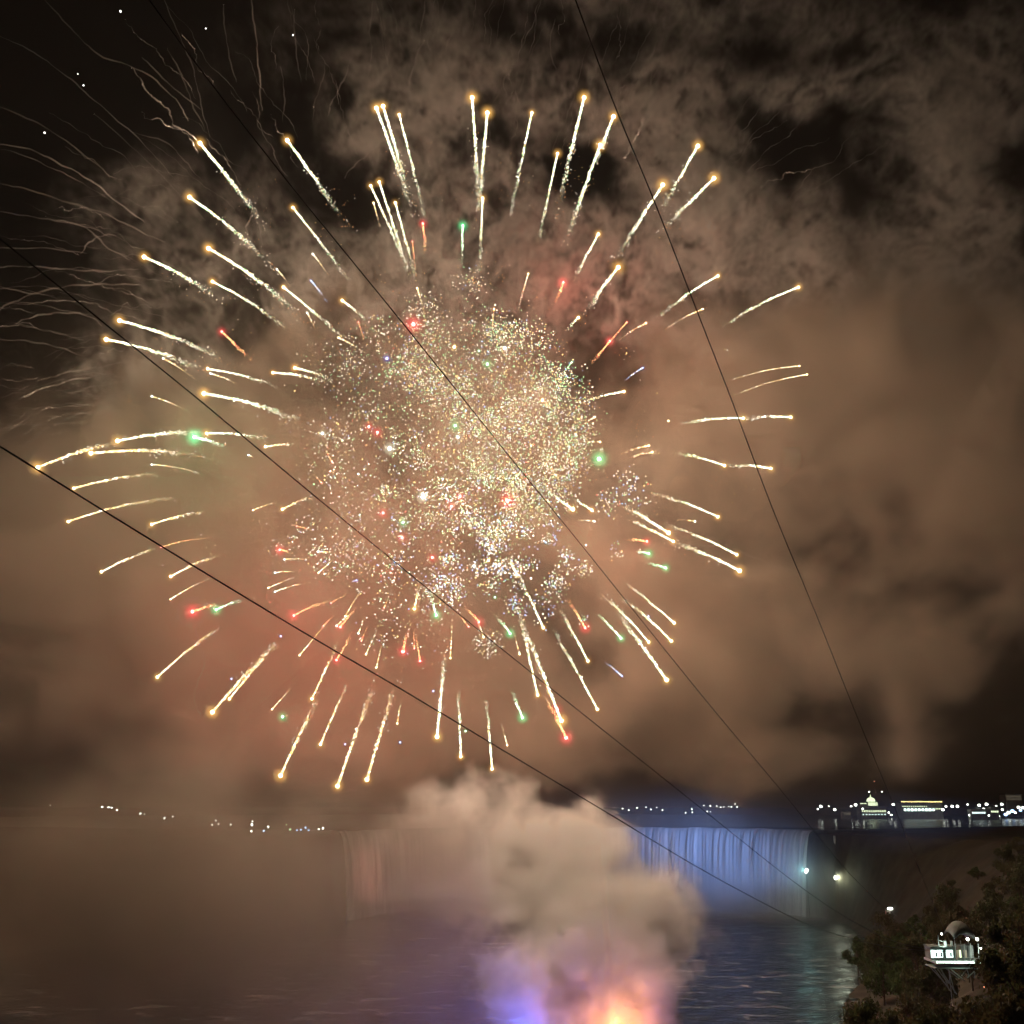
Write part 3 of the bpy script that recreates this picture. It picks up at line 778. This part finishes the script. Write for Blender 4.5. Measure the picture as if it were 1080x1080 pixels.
# ---------------------------------------------------------------- stars in the sky
starsky = glow('starlight', (1.0, 0.95, 0.9), 3.0)
sme = mesh('night_star', bV, bF, starsky, smooth=True)
for (px, py, r, lb) in [(127, 12, 1.15, 'brightest star, at the top left edge of the sky'), (217, 30, 0.75, 'faint star right of the brightest one'), (309, 37, 0.9, 'star above the tips of the upper comets'),
                    (82, 78, 0.65, 'upper of the two close stars at the left'), (88, 90, 0.85, 'lower of the two close stars at the left'), (47, 140, 1.0, 'lone star low at the left edge of the sky')]:
    o = link('night_star', sme); o.location = P(px, py, 9500); s = r * mpp(9500, py); o.scale = (s, s, s)
    tag(o, lb, 'star', 'stars in the clear corner of the sky')

# ================================================================ FAR SHORE
m_wall = surf('pale_stone', (0.34, 0.32, 0.28), 0.9, scale=0.2)
m_dark = surf('dark_steel', (0.05, 0.05, 0.055), 0.5, metal=0.6)
m_roof = surf('slate_roof', (0.07, 0.075, 0.08), 0.8)
lw = glow('lamp_white', (0.95, 1.0, 0.88), 8.0); lb_ = glow('lamp_blue', (0.35, 0.6, 1.0), 5.0); lg = glow('lamp_green', (0.55, 1.0, 0.55), 4.0); lo_ = glow('lamp_gold', (1.0, 0.78, 0.3), 2.2)
lr_ = glow('lamp_red', (1.0, 0.35, 0.2), 1.5)
lit_g = glow('window_dome_glow', (0.85, 1.0, 0.62), 1.6); win_w = glow('lit_window_white', (0.75, 1.0, 0.92), 2.2); win_d = glow('dim_window', (0.8, 0.7, 0.5), 0.22)
lampme = {k: mesh('lantern', bV, bF, m, smooth=True) for k, m in (('white', lw), ('blue', lb_), ('green', lg), ('gold', lo_), ('red', lr_))}
mastcache = {}
def lamp(px, py, y, c, r, label, grp):
    p = P(px, py, y); zg = hz(p.x, p.y) - 0.4
    H = max(2.0, p.z - zg)
    root = empty('street_lamp', (p.x, p.y, zg), label, 'street lamp', grp)
    key = round(H)
    if key not in mastcache:
        mb = MB(); mb.tube([(0, 0, 0), (0, 0, key * 0.5), (0, 0, key)], [0.16, 0.12, 0.09], 6)
        mb.box((0, 0, 0.2), (0.6, 0.6, 0.4))
        mastcache[key] = mesh('post', mb.V, mb.F, m_dark)
    ps = link('post', mastcache[key], root); ps.scale = (1, 1, H / key)
    ln = link('lantern', lampme[c], root, (0, 0, H)); s = r * mpp(y, py); ln.scale = (s, s, s * 0.85)
    return root
ORDW = ['first', 'second', 'third', 'fourth', 'fifth', 'sixth', 'seventh', 'eighth', 'ninth', 'tenth', 'eleventh', 'twelfth', 'thirteenth', 'fourteenth', 'fifteenth', 'sixteenth', 'seventeenth',
        'eighteenth', 'nineteenth', 'twentieth', 'twenty-first', 'twenty-second', 'twenty-third', 'twenty-fourth', 'twenty-fifth', 'twenty-sixth', 'twenty-seventh', 'twenty-eighth', 'twenty-ninth', 'thirtieth',
        'thirty-first', 'thirty-second', 'thirty-third', 'thirty-fourth', 'thirty-fifth', 'thirty-sixth', 'thirty-seventh', 'thirty-eighth', 'thirty-ninth', 'fortieth', 'forty-first', 'forty-second', 'forty-third'] + [a + '-' + b for a in ('forty', 'fifty', 'sixty') for b in ('fourth', 'fifth', 'sixth', 'seventh', 'eighth', 'ninth')] + ['sixtieth']*0
def row(name, L, y, grp, dy=60):
    L = sorted(L); cnt = {}
    for q in L: cnt[q[2]] = cnt.get(q[2], 0) + 1
    seen = {}
    for (px, py, c, r) in L:
        seen[c] = seen.get(c, 0) + 1
        yy = y + R.uniform(-dy, dy)
        if y == 1080 and py > 864: yy = max(708, min(yy, 16.3 * 1083 / (py - HORIZON)))
        lamp(px, py, yy, c, r, f"{c} lamp {name}, " + (f"{ORDW[seen[c] - 1]} {c} one from the left" if cnt[c] > 1 else f"the only {c} one"), grp)
W = 'white'
zz = [(12,262,W,.8),(28,248,W,1.3),(70,247,W,.5),(100,265,W,1.2),(185,247,W,.8),(208,240,W,1.3),(245,260,W,.9),(295,290,W,.8),(340,288,W,.7),(380,280,W,.8),(393,292,W,.8),(403,238,W,1.1),
      (460,288,W,.9),(490,291,W,.7),(428,264,W,1.2),(585,248,W,.8),(630,262,W,.9),(645,245,W,1.1),(660,265,W,1.2),(676,248,W,.9),(708,248,W,1.2),(735,247,W,1.2),(788,238,W,.7),(800,293,W,1.1),
      (825,295,W,.9),(848,242,W,1.2),(886,237,W,1.3),(870,263,W,1.4),(898,295,W,.7),(925,290,'blue',1.8),(935,247,W,.9),(965,237,W,1.2),(968,265,W,1.0),(985,290,'blue',1.5),(1000,280,W,1.4),(1020,272,'blue',1.6),
      (1035,280,W,1.0),(1052,253,W,1.3),(1075,255,W,1.2),(950,298,W,.9),(1062,268,'blue',1.2),(278,172,W,.6),(345,172,W,.5),(305,118,'red',.5)]
row('on the far right shore', [(860 + a / 4.909, 800 + b / 4.909, c, r * 1.15) for a, b, c, r in zz], 1250, 'lamps along the far right shore')
zz = [(235,53),(262,60),(299,50),(338,47),(360,57),(385,48),(410,60),(511,71),(539,56),(541,70),(591,40),(620,42),(606,66),(620,67),(648,42),(665,47),(678,46),(700,44),(712,46),(728,33),(737,46)]
row('above the blue falls crest', [(600 + a / 4.154, 840 + b / 4.154, W, R.choice([.45, .6, .6, .9])) for a, b in zz] , 1500, 'lamps above the falls')
zz = [(143,187,W,.3),(291,192,W,.7),(309,193,W,.7),(318,194,W,.7),(333,201,W,.7),(400,211,W,.8),(411,212,W,.4),(469,224,W,.8),(492,219,W,.6),(604,243,W,.6),(615,230,W,.5),(622,240,W,.6),(658,242,W,.7),
      (719,233,W,.5),(717,242,W,.9),(716,261,W,.8),(751,260,'blue',.8),(764,248,W,.7),(815,242,'green',.5),(826,256,'green',.8),(846,258,'blue',.8),(857,257,'blue',.8),(870,251,'blue',.8),(879,258,'blue',.8),(908,255,W,.7),(920,252,W,.8)]
row('on the far left shore behind smoke', [(a / 2.7, 780 + b / 2.7, c, r * 1.35) for a, b, c, r in zz], 1080, 'lamps along the far left shore')

# domed building
def windows(parent, x0, x1, z, n, w, h, yf, m, d=0.3):
    for i in range(n):
        mb = MB(); cx = x0 + (x1 - x0) * (i + .5) / n
        mb.box((cx, yf, z), (w, d, h)); mb.build('window', m, parent)
p = P(921, 849, 1250); zg = hz(p.x, p.y) - 1
s = mpp(1250, 850)
root = empty('domed_building', (p.x, p.y, zg), 'pale domed building with lit greenish windows, left of the long gold-lined hall', 'building')
zz0 = P(921, 861, 1250).z - zg; def_z = lambda py: P(921, py, 1250).z - zg
mb = MB(); mb.box((0, 8, def_z(851) / 2), (27 * s, 16, def_z(851))); mb.box((0, 7, def_z(845.5) / 2 + .01), (11 * s, 12, def_z(845.5)))
mb.box((-10 * s, 7.5, def_z(847) / 2 + .02), (8 * s, 13, def_z(847))); wl = mb.build('wall', m_wall, root)
mb = MB(); mb.lathe((0, 7, def_z(845.5)), [(4.4 * s, 0), (4.4 * s, 1.0), (4.0 * s, 2.6), (2.6 * s, 4.2), (0.6 * s, 5.2), (0.3 * s, 7.5), (0, 8)], 16); mb.build('dome', lit_g, root, smooth=True)  # whole dome given the windows' emission to look lit
windows(root, -5 * s, 5 * s, def_z(848), 5, 1.5 * s, 3.4 * s, 0.9, lit_g)
windows(root, -13.5 * s, -6.6 * s, def_z(847.5), 4, 1.1 * s, .9 * s, 0.8, lit_g)
windows(root, -13 * s, 13 * s, def_z(855.5), 11, 1.3 * s, 1.8 * s, -0.1, lit_g)
windows(root, -13 * s, 13 * s, def_z(859), 8, 1.2 * s, 1.0 * s, -0.1, win_w)
# long hall with a line of gold bulbs along its eaves
p = P(972, 849, 1260); zg = hz(p.x, p.y) - 1; s = mpp(1260, 850); dz = lambda py: P(972, py, 1260).z - zg
root = empty('long_hall', (p.x, p.y, zg), 'long low hall with gold bulbs along its eaves and a row of bright round windows', 'building')
mb = MB(); mb.box((0, 8, dz(847) / 2), (44 * s, 16, dz(847))); mb.build('wall', m_wall, root)
mb = MB(); mb.box((0, 8, dz(847) + 1.0), (46 * s, 18, 2.0)); mb.build('roof', m_roof, root)
mb = MB()
for i in range(34): mb.box((-21 * s + 42 * s * i / 33, -1.3, dz(845.6) + R.uniform(-.3, .3)), (.9 * s, .5, R.uniform(.7, 1.3) * s))
mb.build('bulb_string', lo_, root)
for i in range(9):
    mb = MB(); cx = -18 * s + 30 * s * i / 8
    mb.tube([(cx, -0.5, dz(854)), (cx, -0.05, dz(854))], 1.55 * s * R.uniform(.8, 1.1), 12); mb.build('window', win_w, root)
windows(root, -21 * s, 6 * s, dz(850.5), 12, 1.0 * s, .9 * s, -0.12, lit_g)
windows(root, 14 * s, 21 * s, dz(853), 4, 1.1 * s, 1.0 * s, -0.12, lit_g)
# dim block at the right edge
p = P(1070, 849, 1400); zg = hz(p.x, p.y) - 1; s = mpp(1400, 850); dz = lambda py: P(1070, py, 1400).z - zg
root = empty('hotel_block', (p.x, p.y, zg), 'dark block with dim upper windows at the right edge of the far shore', 'building')
mb = MB(); mb.box((0, 9, dz(838) / 2), (17 * s, 18, dz(838))); mb.build('wall', m_wall, root)
mb = MB(); mb.box((0, 9, dz(838) + .6), (18 * s, 19, 1.2)); mb.build('roof', m_roof, root)
for q in (840, 843): windows(root, -7.5 * s, 7.5 * s, dz(q), 8, .8 * s, 1.2 * s, -0.15, win_d)
# pavilions among the lamps
for (px, wpx, top, m, lb, cat) in [(1032, 16, 853.5, win_w, 'low glass pavilion with bluish white windows between the far right lamps', 'pavilion'),
                                   (1049, 9, 851, lit_g, 'small greenish lit kiosk right of the glass pavilion', 'kiosk'), (893, 8, 856, win_d, 'small dim house left of the domed building', 'house')]:
    p = P(px, 855, 1220); zg = hz(p.x, p.y) - 1; s = mpp(1220, 850); dz = lambda py: P(px, py, 1220).z - zg
    root = empty(cat, (p.x, p.y, zg), lb, cat)
    mb = MB(); mb.box((0, 5, dz(top) / 2), (wpx * s, 10, dz(top))); mb.build('wall', m_wall, root)
    mb = MB(); mb.lathe((0, 5, dz(top)), [(wpx * s * .6, 0), (wpx * s * .6, .4), (0.2, 2.6)], 4); mb.build('roof', m_roof, root)
    windows(root, -wpx * s * .45, wpx * s * .45, dz((top + 861) / 2), max(3, int(wpx / 2.2)), 1.2 * s, 1.6 * s, -0.12, m)

# ================================================================ FLOODLIGHTS ON THE FALLS
def flood(loc, label, c, watts, aim, ang, head=None, hr=0.8):
    z = hz(loc[0], loc[1]); root = empty('floodlight', (loc[0], loc[1], z), label, 'floodlight', 'floodlights trained on the falls')
    mb = MB(); mb.tube([(0, 0, -.5), (0, 0, 17)], 0.25, 6); mb.build('post', m_dark, root)
    mb = MB(); mb.box((0, 0, 17.6), (2.2, 0.8, 1.4)); mb.build('housing', m_dark, root)
    l = point('beam', Vector((loc[0], loc[1] + 1.5, z + 17.6)), c, watts, None, 0.5, spot=ang, aim=aim)
    l.parent = root; l.location = (0, 1.5, 17.6)
    if head:
        o = link('lens', head, root, (0, -.7, 17.6)); o.scale = (hr, hr * .5, hr)
flood((238, 470), 'blue floodlight high on the right bank, aimed at the middle of the falls', (0.26, 0.44, 1.0), 4.6e6, (125, 797, 38), 17)
flood((262, 500), 'blue floodlight on the right bank, aimed left of the middle of the falls', (0.26, 0.42, 1.0), 3.0e6, (70, 822, 30), 24)
flood((222, 430), 'red floodlight on the right bank, aimed at the left end of the falls', (1.0, 0.36, 0.26), 4.6e6, (-100, 724, 26), 6.5)
# lamp at the foot of the falls on the right shore
def on_ground(px, py, hgt):
    '''base point of something whose lamp, hgt above the ground, is seen at (px,py)'''
    y = 80
    while y < 1300:
        p = P(px, py, y)
        if p.z - hz(p.x, p.y) <= hgt: return p
        y += 1.0
    return p
p = P(850.5, 918.5, 699)
zg = hz(p.x, p.y); H = p.z - zg
root = empty('shore_floodlight', (p.x, p.y, zg), 'bright white floodlight touching the right end of the falls', 'floodlight')
mb = MB(); mb.tube([(0, 0, -.5), (0, 0, H)], .2, 6); mb.build('post', m_dark, root)
o = link('lens', lampme['white'], root, (0, 0, H)); o.scale = (1.0, .8, 1.6); o.rotation_euler = (0, 0.5, 0)
lp = P(846, 917, 694)
l = point('beam', lp, (0.42, 1.0, 0.92), 3.5e3, None, 0.4); l.parent = root; l.location = lp - Vector((p.x, p.y, zg))
def lit_hut(px, py, label, lamps, hgt=4.0):
    p = on_ground(px, py, hgt); zg = hz(p.x, p.y); H = p.z - zg; s = mpp(p.y, py)
    root = empty('lit_hut', (p.x, p.y, zg), label, 'hut')
    w_ = 9 * s
    mb = MB(); mb.box((2 * s, 2.5, H * .35 - .3), (w_, 3, H * .7 + .6)); mb.build('wall', m_wall, root)
    mb = MB(); mb.box((2 * s, 2.5, H * .7 + .15), (w_ * 1.15, 4, .3)); mb.build('roof', m_roof, root)
    for (dx, dz_, r, c) in lamps:
        o = link('lamp', lampme[c], root, (dx * s, -.2, H + dz_ * s)); o.scale = (r * s,) * 3
        mb = MB(); mb.tube([(dx * s, -.1, -.5), (dx * s, -.1, H + dz_ * s)], .08, 5); mb.build('lamp_post', m_dark, root)
    return root, p
j, jp = lit_hut(887, 928, 'small hut with one large and one small white lamp, right of the falls', [(-5, 2, 2.4, 'white'), (5, 2, 1.3, 'white'), (9.5, 1, .8, 'blue'), (0, 0, .6, 'gold'), (3, -.2, .5, 'gold')])
l = point('lamp_light', jp, (.9, 1, .75), 6e3, None, r=.4); l.parent = j; l.location = (-5 * mpp(jp.y, 928), -2.5, jp.z - j.location.z + 2)
lit_hut(938.5, 958, 'lone low hut with a flat white lamp, above the trees left of the station', [(0, -.3, 1.3, 'white'), (1.6, -.3, 1.2, 'white'), (-1.6, -.3, 1.2, 'white')], 3.0)

# ================================================================ LANDING TOWER (zip line station)
PY = 262.0
s = mpp(PY, 1000)
def px2(px, py, dy=0): return P(px, py, PY + dy) - base
base = P(1012, 1013, PY); 
root = empty('landing_station', base, 'white lit landing station with a fabric canopy on steel legs, among the trees', 'landing station')
m_white = surf('white_paint', (0.3, 0.34, 0.31), 0.6)
m_canvas = surf('grey_canvas', (0.12, 0.13, 0.12), 0.9)
Wd = 26.5 * s
mb = MB(); mb.box((0, 3, -.35), (2 * Wd, 7, .5)); mb.box((-1.5, 3, -1.7), (1.5 * Wd, 6, .22)); mb.build('deck', m_white, root)
mb = MB()
for i in range(27): mb.box((-Wd + 2 * Wd * i / 26, -.45, .15), (.07, .07, .9))
mb.box((0, -.45, .62), (2 * Wd, .09, .1)); mb.build('railing', m_white, root)
mb = MB()
for i in range(30): mb.box((-Wd + .2 + (2 * Wd - .4) * (i + .5) / 30, -.58, -.32), ((2 * Wd - .4) / 30 * R.uniform(.8, 1.0), .08, .5 * R.uniform(.7, 1.1)))
mb.build('light_strip', glow('strip_light', (0.78, 1.0, 0.84), 2.6), root)
mb = MB()
for (a, b, c, d) in [(-.78, -1.8, -.18, -7.5), (-.45, -1.8, -.25, -7.2), (-.38, -1.8, .2, -4.6), (-.9, -1.8, -.45, -5.2), (.6, -1.8, .6, -4), (.9, -1.0, .3, -4)]:
    for yy in (0.4, 5.4): mb.tube([(a * Wd, yy, b), (c * Wd, 2.5 + (yy - 2.5) * .6, d)], .13, 6)
mb.tube([(-.3 * Wd, 2.5, -1.8), (-.3 * Wd, 2.5, hz(base.x - 2, base.y) - base.z - 2)], .11, 8)
mb.build('support_frame', m_white, root)
m_cab = surf('cabin_paint', (0.12, 0.15, 0.13), 0.7)
cb = MB(); cb.box((-.5 * Wd, 3.6, 1.3), (.98 * Wd, 4, 2.7)); cb.box((-.5 * Wd, 3.4, 2.8), (1.04 * Wd, 4.8, .25)); cb.build('cabin', m_cab, root)
for (a, w_, m) in [(-.95, .12, win_w), (-.71, .34, win_w), (-.27, .27, win_w), (.06, .10, win_d), (.16, .07, lit_g), (.36, .12, win_d)]:
    mb = MB(); mb.box((a * Wd, 1.5, 1.25), (w_ * Wd, .12, 1.7)); 
    wnd = mb.build('window', m, root)
mb = MB(); 
for q in (-.8, -.6, -.22): mb.box((q * Wd, 1.42, 1.1), (.06 * Wd, .05, .9))
mb.build('display_figures', m_dark, root)
# canopy: a tensile shell curving up and right
V = []; Fc = []
nu, nv = 18, 8
for i in range(nu + 1):
    u = i / nu; a = math.radians(150 - 135 * u)
    for jx in range(nv + 1):
        v = jx / nv
        V.append((.36 * Wd + .50 * Wd * math.cos(a), 0.5 + 6.5 * v, 3.3 + 5.0 * math.sin(a) * (1 - 0.75 * (2 * v - 1) ** 2) ** .5 ))
for i in range(nu):
    for jx in range(nv):
        b = i * (nv + 1) + jx; Fc.append((b, b + 1, b + nv + 2, b + nv + 1))
cn = link('canopy', mesh('canopy', V, Fc, m_canvas, smooth=True), root)
sm = cn.modifiers.new('thick', 'SOLIDIFY'); sm.thickness = .12
mb = MB()
for q in (-.08, .28, .52, .84): mb.tube([(q * Wd, 1, 0), (q * Wd + .3, 1, 3.6)], .1, 6); mb.tube([(q * Wd, 6.5, 0), (q * Wd + .3, 6.5, 3.6)], .1, 6)
mb.tube([(-.66 * Wd, 1.5, 2.9), (-.66 * Wd, 1.5, 5.4)], .08, 6); mb.tube([(-.66 * Wd, 1.5, 4.3), (-.5 * Wd, 1.5, 4.0)], .08, 6)
mb.box((-.35 * Wd, 2.2, 3.5), (.5, .5, 1.1)); mb.box((-.1 * Wd, 2.2, 3.5), (.4, .5, 1.0)); mb.build('canopy_posts', m_white, root)
mb = MB(); mb.box((.45 * Wd, 3, 1.6), (.5 * Wd, 3, 3.0)); mb.build('back_room', m_canvas, root)
for (px, py, r) in [(1020.5, 990.5, .36), (1030.5, 990.5, .36), (993, 985, .24), (1034.5, 1000, .2)]:
    o = link('spotlight', lampme['white'], root, P(px, py, PY + .2) - base); o.scale = (r,) * 3
point('deck_light', base + Vector((-3, 1, 3.2)), (.8, 1, .9), 380, root, r=.2)
point('canopy_light', base + Vector((4.5, -.5, 1.8)), (.9, 1, .9), 420, root, r=.2)
point('under_light', base + Vector((0, -2, -1.2)), (.7, 1, .8), 120, root, r=.2)

# ---------------------------------------------------------------- zip line cables down to the station
m_cable = surf('steel_cable', (0.02, 0.02, 0.022), 0.6, metal=0.3)
CAB = [([(-40, 447), (0, 471), (170, 576), (322, 668), (425, 728), (540, 797), (640, 857), (740, 917), (830, 965), (880, 985), (940, 999), (1000, 1004)], 'lowest cable, entering at the left edge and running below the burst', 34),
       ([(-50, 212), (0, 252), (135, 361), (220, 430), (350, 538), (540, 693), (740, 853), (840, 932), (900, 972), (950, 995), (1000, 1004)], 'second cable from the bottom, running through the lower left of the burst', 40),
       ([(140, -25), (200, 58), (300, 187), (420, 335), (538, 482), (615, 577), (735, 727), (820, 829), (895, 920), (945, 966), (1000, 1004)], 'third cable from the bottom, crossing the middle of the burst', 40),
       ([(595, -33), (607, 0), (647, 108), (690, 212), (732, 320), (772, 423), (815, 537), (860, 646), (900, 746), (940, 843), (970, 918), (988, 962), (1006, 1002)], 'rightmost cable, running down the right side of the burst', 36)]
for pts, lb, y0 in CAB:
    # each hangs in one vertical plane from a near anchor to the station
    E = P(1012, 1006, PY + 3)
    S0 = P(pts[0][0], pts[0][1], y0)
    out = []
    full = pts + [(1010, 990)] if False else pts
    dense = []
    for j in range(len(full) - 1):
        p0 = Vector(full[max(j - 1, 0)]); p1 = Vector(full[j]); p2 = Vector(full[j + 1]); p3 = Vector(full[min(j + 2, len(full) - 1)])
        for q in range(8):
            k = q / 8
            dense.append(0.5 * ((2 * p1) + (-p0 + p2) * k + (2 * p0 - 5 * p1 + 4 * p2 - p3) * k * k + (-p0 + 3 * p1 - 3 * p2 + p3) * k ** 3))
    dense.append(Vector(full[-1]))
    for d in dense:
        rayp = P(d.x, d.y, 1.0) - CAM         # direction
        # intersect with the vertical plane through S0-E
        ax, ay = S0.x, S0.y; bx, by = E.x - S0.x, E.y - S0.y
        den = rayp.x * by - rayp.y * bx
        t = (ax * by - ay * bx) / den
        out.append(CAM + rayp * t)
    mb = MB(); mb.tube(out, 0.036, 6)
    tag(mb.build('cable', m_cable), lb, 'cable', 'zip line cables')

# ================================================================ TREES ON THE RIGHT SLOPE
m_bark = surf('bark', (0.06, 0.045, 0.03), 0.95)
def leafm(name, c):
    m = surf(name, c, 0.75, var=0.45, scale=0.9); nt = m.node_tree
    b = nt.nodes['Principled BSDF']; o = nt.nodes['Material Output']
    t = nt.nodes.new('ShaderNodeBsdfTranslucent'); x = nt.nodes.new('ShaderNodeMixShader'); x.inputs[0].default_value = 0.5
    nt.links.new(b.inputs['Base Color'].links[0].from_socket, t.inputs[0])
    nt.links.new(b.outputs[0], x.inputs[1]); nt.links.new(t.outputs[0], x.inputs[2]); nt.links.new(x.outputs[0], o.inputs['Surface'])
    return m
LM = [leafm('olive_leaves', (0.055, 0.058, 0.022)), leafm('brown_leaves', (0.062, 0.052, 0.022)), leafm('green_leaves', (0.05, 0.075, 0.022))]
def tree_proto(seed, H, W_, mat, n=5200, leaf=0.23):
    r = random.Random(seed); nr = np.random.RandomState(seed)
    tr = MB(); tr.tube([(0, 0, -1), (r.uniform(-.2, .2), r.uniform(-.2, .2), H * .35), (r.uniform(-.5, .5), r.uniform(-.5, .5), H * .8)], [H * .03, H * .022, H * .008], 8)
    cl = []
    for i in range(13):
        a = r.uniform(0, 6.283); h = r.uniform(.32, .95) * H; q = W_ * r.uniform(.25, 1) * math.sqrt(max(.15, 1 - ((h / H - .5) / .55) ** 2))
        e = Vector((math.cos(a) * q, math.sin(a) * q, h)); cl.append((e, r.uniform(.22, .42) * W_))
        tr.tube([(0, 0, h * .55), tuple(e * .55 + Vector((0, 0, h * .32))), tuple(e)], [H * .012, H * .008, H * .003], 5)
    cl.append((Vector((0, 0, H * .97)), W_ * .3))
    C = []
    per = n // len(cl)
    for e, q in cl:
        v = nr.randn(per, 3); v /= np.linalg.norm(v, axis=1)[:, None]
        C.append(np.array(e) + v * (nr.rand(per, 1) ** .45) * q * (1 + .35 * np.sin(v[:, :1] * 7 + v[:, 1:2] * 5)) * np.array([1, 1, .8]))
    C = np.concatenate(C); n = len(C)
    A = nr.randn(n, 3); A /= np.linalg.norm(A, axis=1)[:, None]; Bv = np.cross(A, nr.randn(n, 3)); Bv /= np.linalg.norm(Bv, axis=1)[:, None]
    s = leaf * (.6 + .8 * nr.rand(n, 1))
    V = np.stack([C - A * s, C + Bv * s * .55, C + A * s, C - Bv * s * .55], 1).reshape(-1, 3)
    Fc = (np.arange(n * 4).reshape(-1, 4)).tolist()
    return mesh('trunk', tr.V, tr.F, m_bark), mesh('crown', V.tolist(), Fc, mat)
PRO = [tree_proto(1, 11, 4.6, LM[0]), tree_proto(2, 9, 4.4, LM[1]), tree_proto(3, 13, 4.2, LM[0]), tree_proto(4, 7.5, 4.0, LM[2]), tree_proto(5, 10, 5.2, LM[1])]
# (px, py of the crown's top, distance, prototype)
TP = [(808, 1074, 182, 2), (828, 1068, 190, 2), (848, 1060, 176, 0), (838, 1062, 205, 3), (862, 1048, 212, 1), (885, 1046, 190, 4), (912, 1006, 235, 2), (934, 1010, 225, 0), (958, 1014, 240, 4), (905, 1050, 165, 1), (940, 1048, 160, 3), (975, 1040, 170, 0),
      (1074, 955, 205, 2), (1066, 940, 190, 0), (1084, 928, 175, 4), (1074, 1000, 175, 1), (1078, 985, 150, 0), (1030, 1040, 150, 4), (1062, 1030, 135, 1), (1000, 1058, 140, 3), (985, 1032, 215, 1), (1092, 1040, 118, 3), (960, 1062, 135, 1),
      (875, 1068, 170, 3), (820, 1078, 200, 1), (1075, 905, 330, 2), (1040, 925, 360, 0), (1000, 945, 380, 4), (960, 962, 400, 1), (925, 968, 430, 0), (990, 905, 450, 2), (1060, 880, 460, 0), (930, 930, 500, 4), (900, 960, 480, 3)]
for _ in range(34):
    px = R.uniform(905, 1095); TP.append((px, max(R.uniform(900, 1000), 1000 - (px - 900) * .5), R.uniform(290, 520), R.randrange(5)))
TP = [q for q in TP if not (978 < q[0] < 1048 and q[2] < 262 and q[1] < 1018) and not (870 < q[0] < 905 and 905 < q[1] < 935)]
TP = sorted(TP, key=lambda q: q[0])
near = [q for q in TP if q[2] < 300]; far = [q for q in TP if q[2] >= 300]
KIND = ['olive leafy tree', 'brownish bushy tree', 'tall narrow olive tree', 'low green tree', 'wide brownish tree']
for L, where in ((near, 'on the near slope'), (far, 'on the far slope past the station')):
    for i, (px, py, y, k) in enumerate(L):
        p = P(px, py, y); zg = hz(p.x, p.y)
        H = [11, 9, 13, 7.5, 10][k]
        sc_ = min(2.3 if px < 850 and y < 192 else 1.9, max(0.75, (p.z - zg) / H))
        root = empty('tree', (p.x, p.y, zg - .2), f"{KIND[k]} {where}, {ORDW[i]} from the left", 'tree', 'trees on the right bank', R.uniform(0, 6.28))
        root.scale = (sc_ ** .6, sc_ ** .6, sc_)
        link('trunk', PRO[k][0], root); link('crown', PRO[k][1], root)
# path lamps glowing green among the trees
for i, (px, py, r, c) in enumerate([(998, 1076, .20, 'white'), (1006, 1073, .26, 'white'), (1012, 1073, .2, 'white'), (1018, 1067, .16, 'white'), (1019, 1061, .16, 'white'), (994, 1079, .22, 'green')]):
    p = on_ground(px, py, 1.0)
    root = empty('path_lamp', p, ['leftmost white', 'large middle white', 'third white', 'fourth white', 'topmost white', 'greenish'][i] + ' bulb in the string of path lamps at the foot of the trees', 'path lamp', 'string of path lamps')
    ln = link('lantern', lampme[c], root); ln.scale = (r * .8,) * 3
    mb = MB(); mb.tube([(0, 0, -.15), (0, 0, min(-2, hz(p.x, p.y) - p.z - .3))], .05, 6); mb.build('post', m_dark, root)
    if i in (1, 4): point('lamp_light', p + Vector((0, -.6, .2)), (.5, 1, .35), 60, root, r=.1)
p = on_ground(1038, 1041, 1.5); root = empty('red_lamp', p, 'small red marker lamp right below the landing station', 'marker lamp')
ln = link('lantern', lampme['red'], root); ln.scale = (.2,) * 3
mb = MB(); mb.tube([(0, 0, -.15), (0, 0, min(-2, hz(p.x, p.y) - p.z - .3))], .05, 6); mb.build('post', m_dark, root)

# ================================================================ LAUNCH BARGE (just below the frame) with its burning mine
bp = P(655, 1100, 314); bp.z = 0.3
root = empty('launch_barge', bp, 'dark launch barge on the river under the burning mine', 'barge')
mb = MB(); mb.box((0, 0, .5), (22, 9, 1.6)); mb.build('hull', m_dark, root)
mb = MB(); 
for i in range(8): mb.tube([(-9 + i * 2.5, 0, 1.3), (-9 + i * 2.5, 0, 2.6)], .35, 8)
mb.build('mortar_rack', m_dark, root)
fp = P(657, 1094, 309)
root = empty('burning_mine', fp, 'orange fireball of a mine burning at the foot of the plume', 'fireball')
fm = glow_ball('mine_flame', (1.0, 0.30, 0.05), 0.35)
o = link('fireball', mesh('fireball', bV, bF, fm, smooth=True), root); o.scale = (9.5, 5, 7.5)
point('fire_light', fp, (1.0, 0.34, 0.08), LP['fire'], root, r=3.0)
for (px, py, y, wt, lb) in [(540, 1096, 303, 1.0, 'blue searchlight at the left of the launch barge'), (716, 1092, 308, .12, 'blue searchlight at the right of the launch barge')]:
    q = P(px, py, y); root = empty('searchlight', q, lb, 'searchlight', 'blue searchlights by the barge')
    mb = MB(); mb.tube([(0, 0, -.9), (0, 0, -.3)], .6, 10); mb.build('housing', m_dark, root)
    point('blue_light', q + Vector((0, 0, .4)), (0.07, 0.13, 1.0), LP['blue'] * wt, root, r=.4)
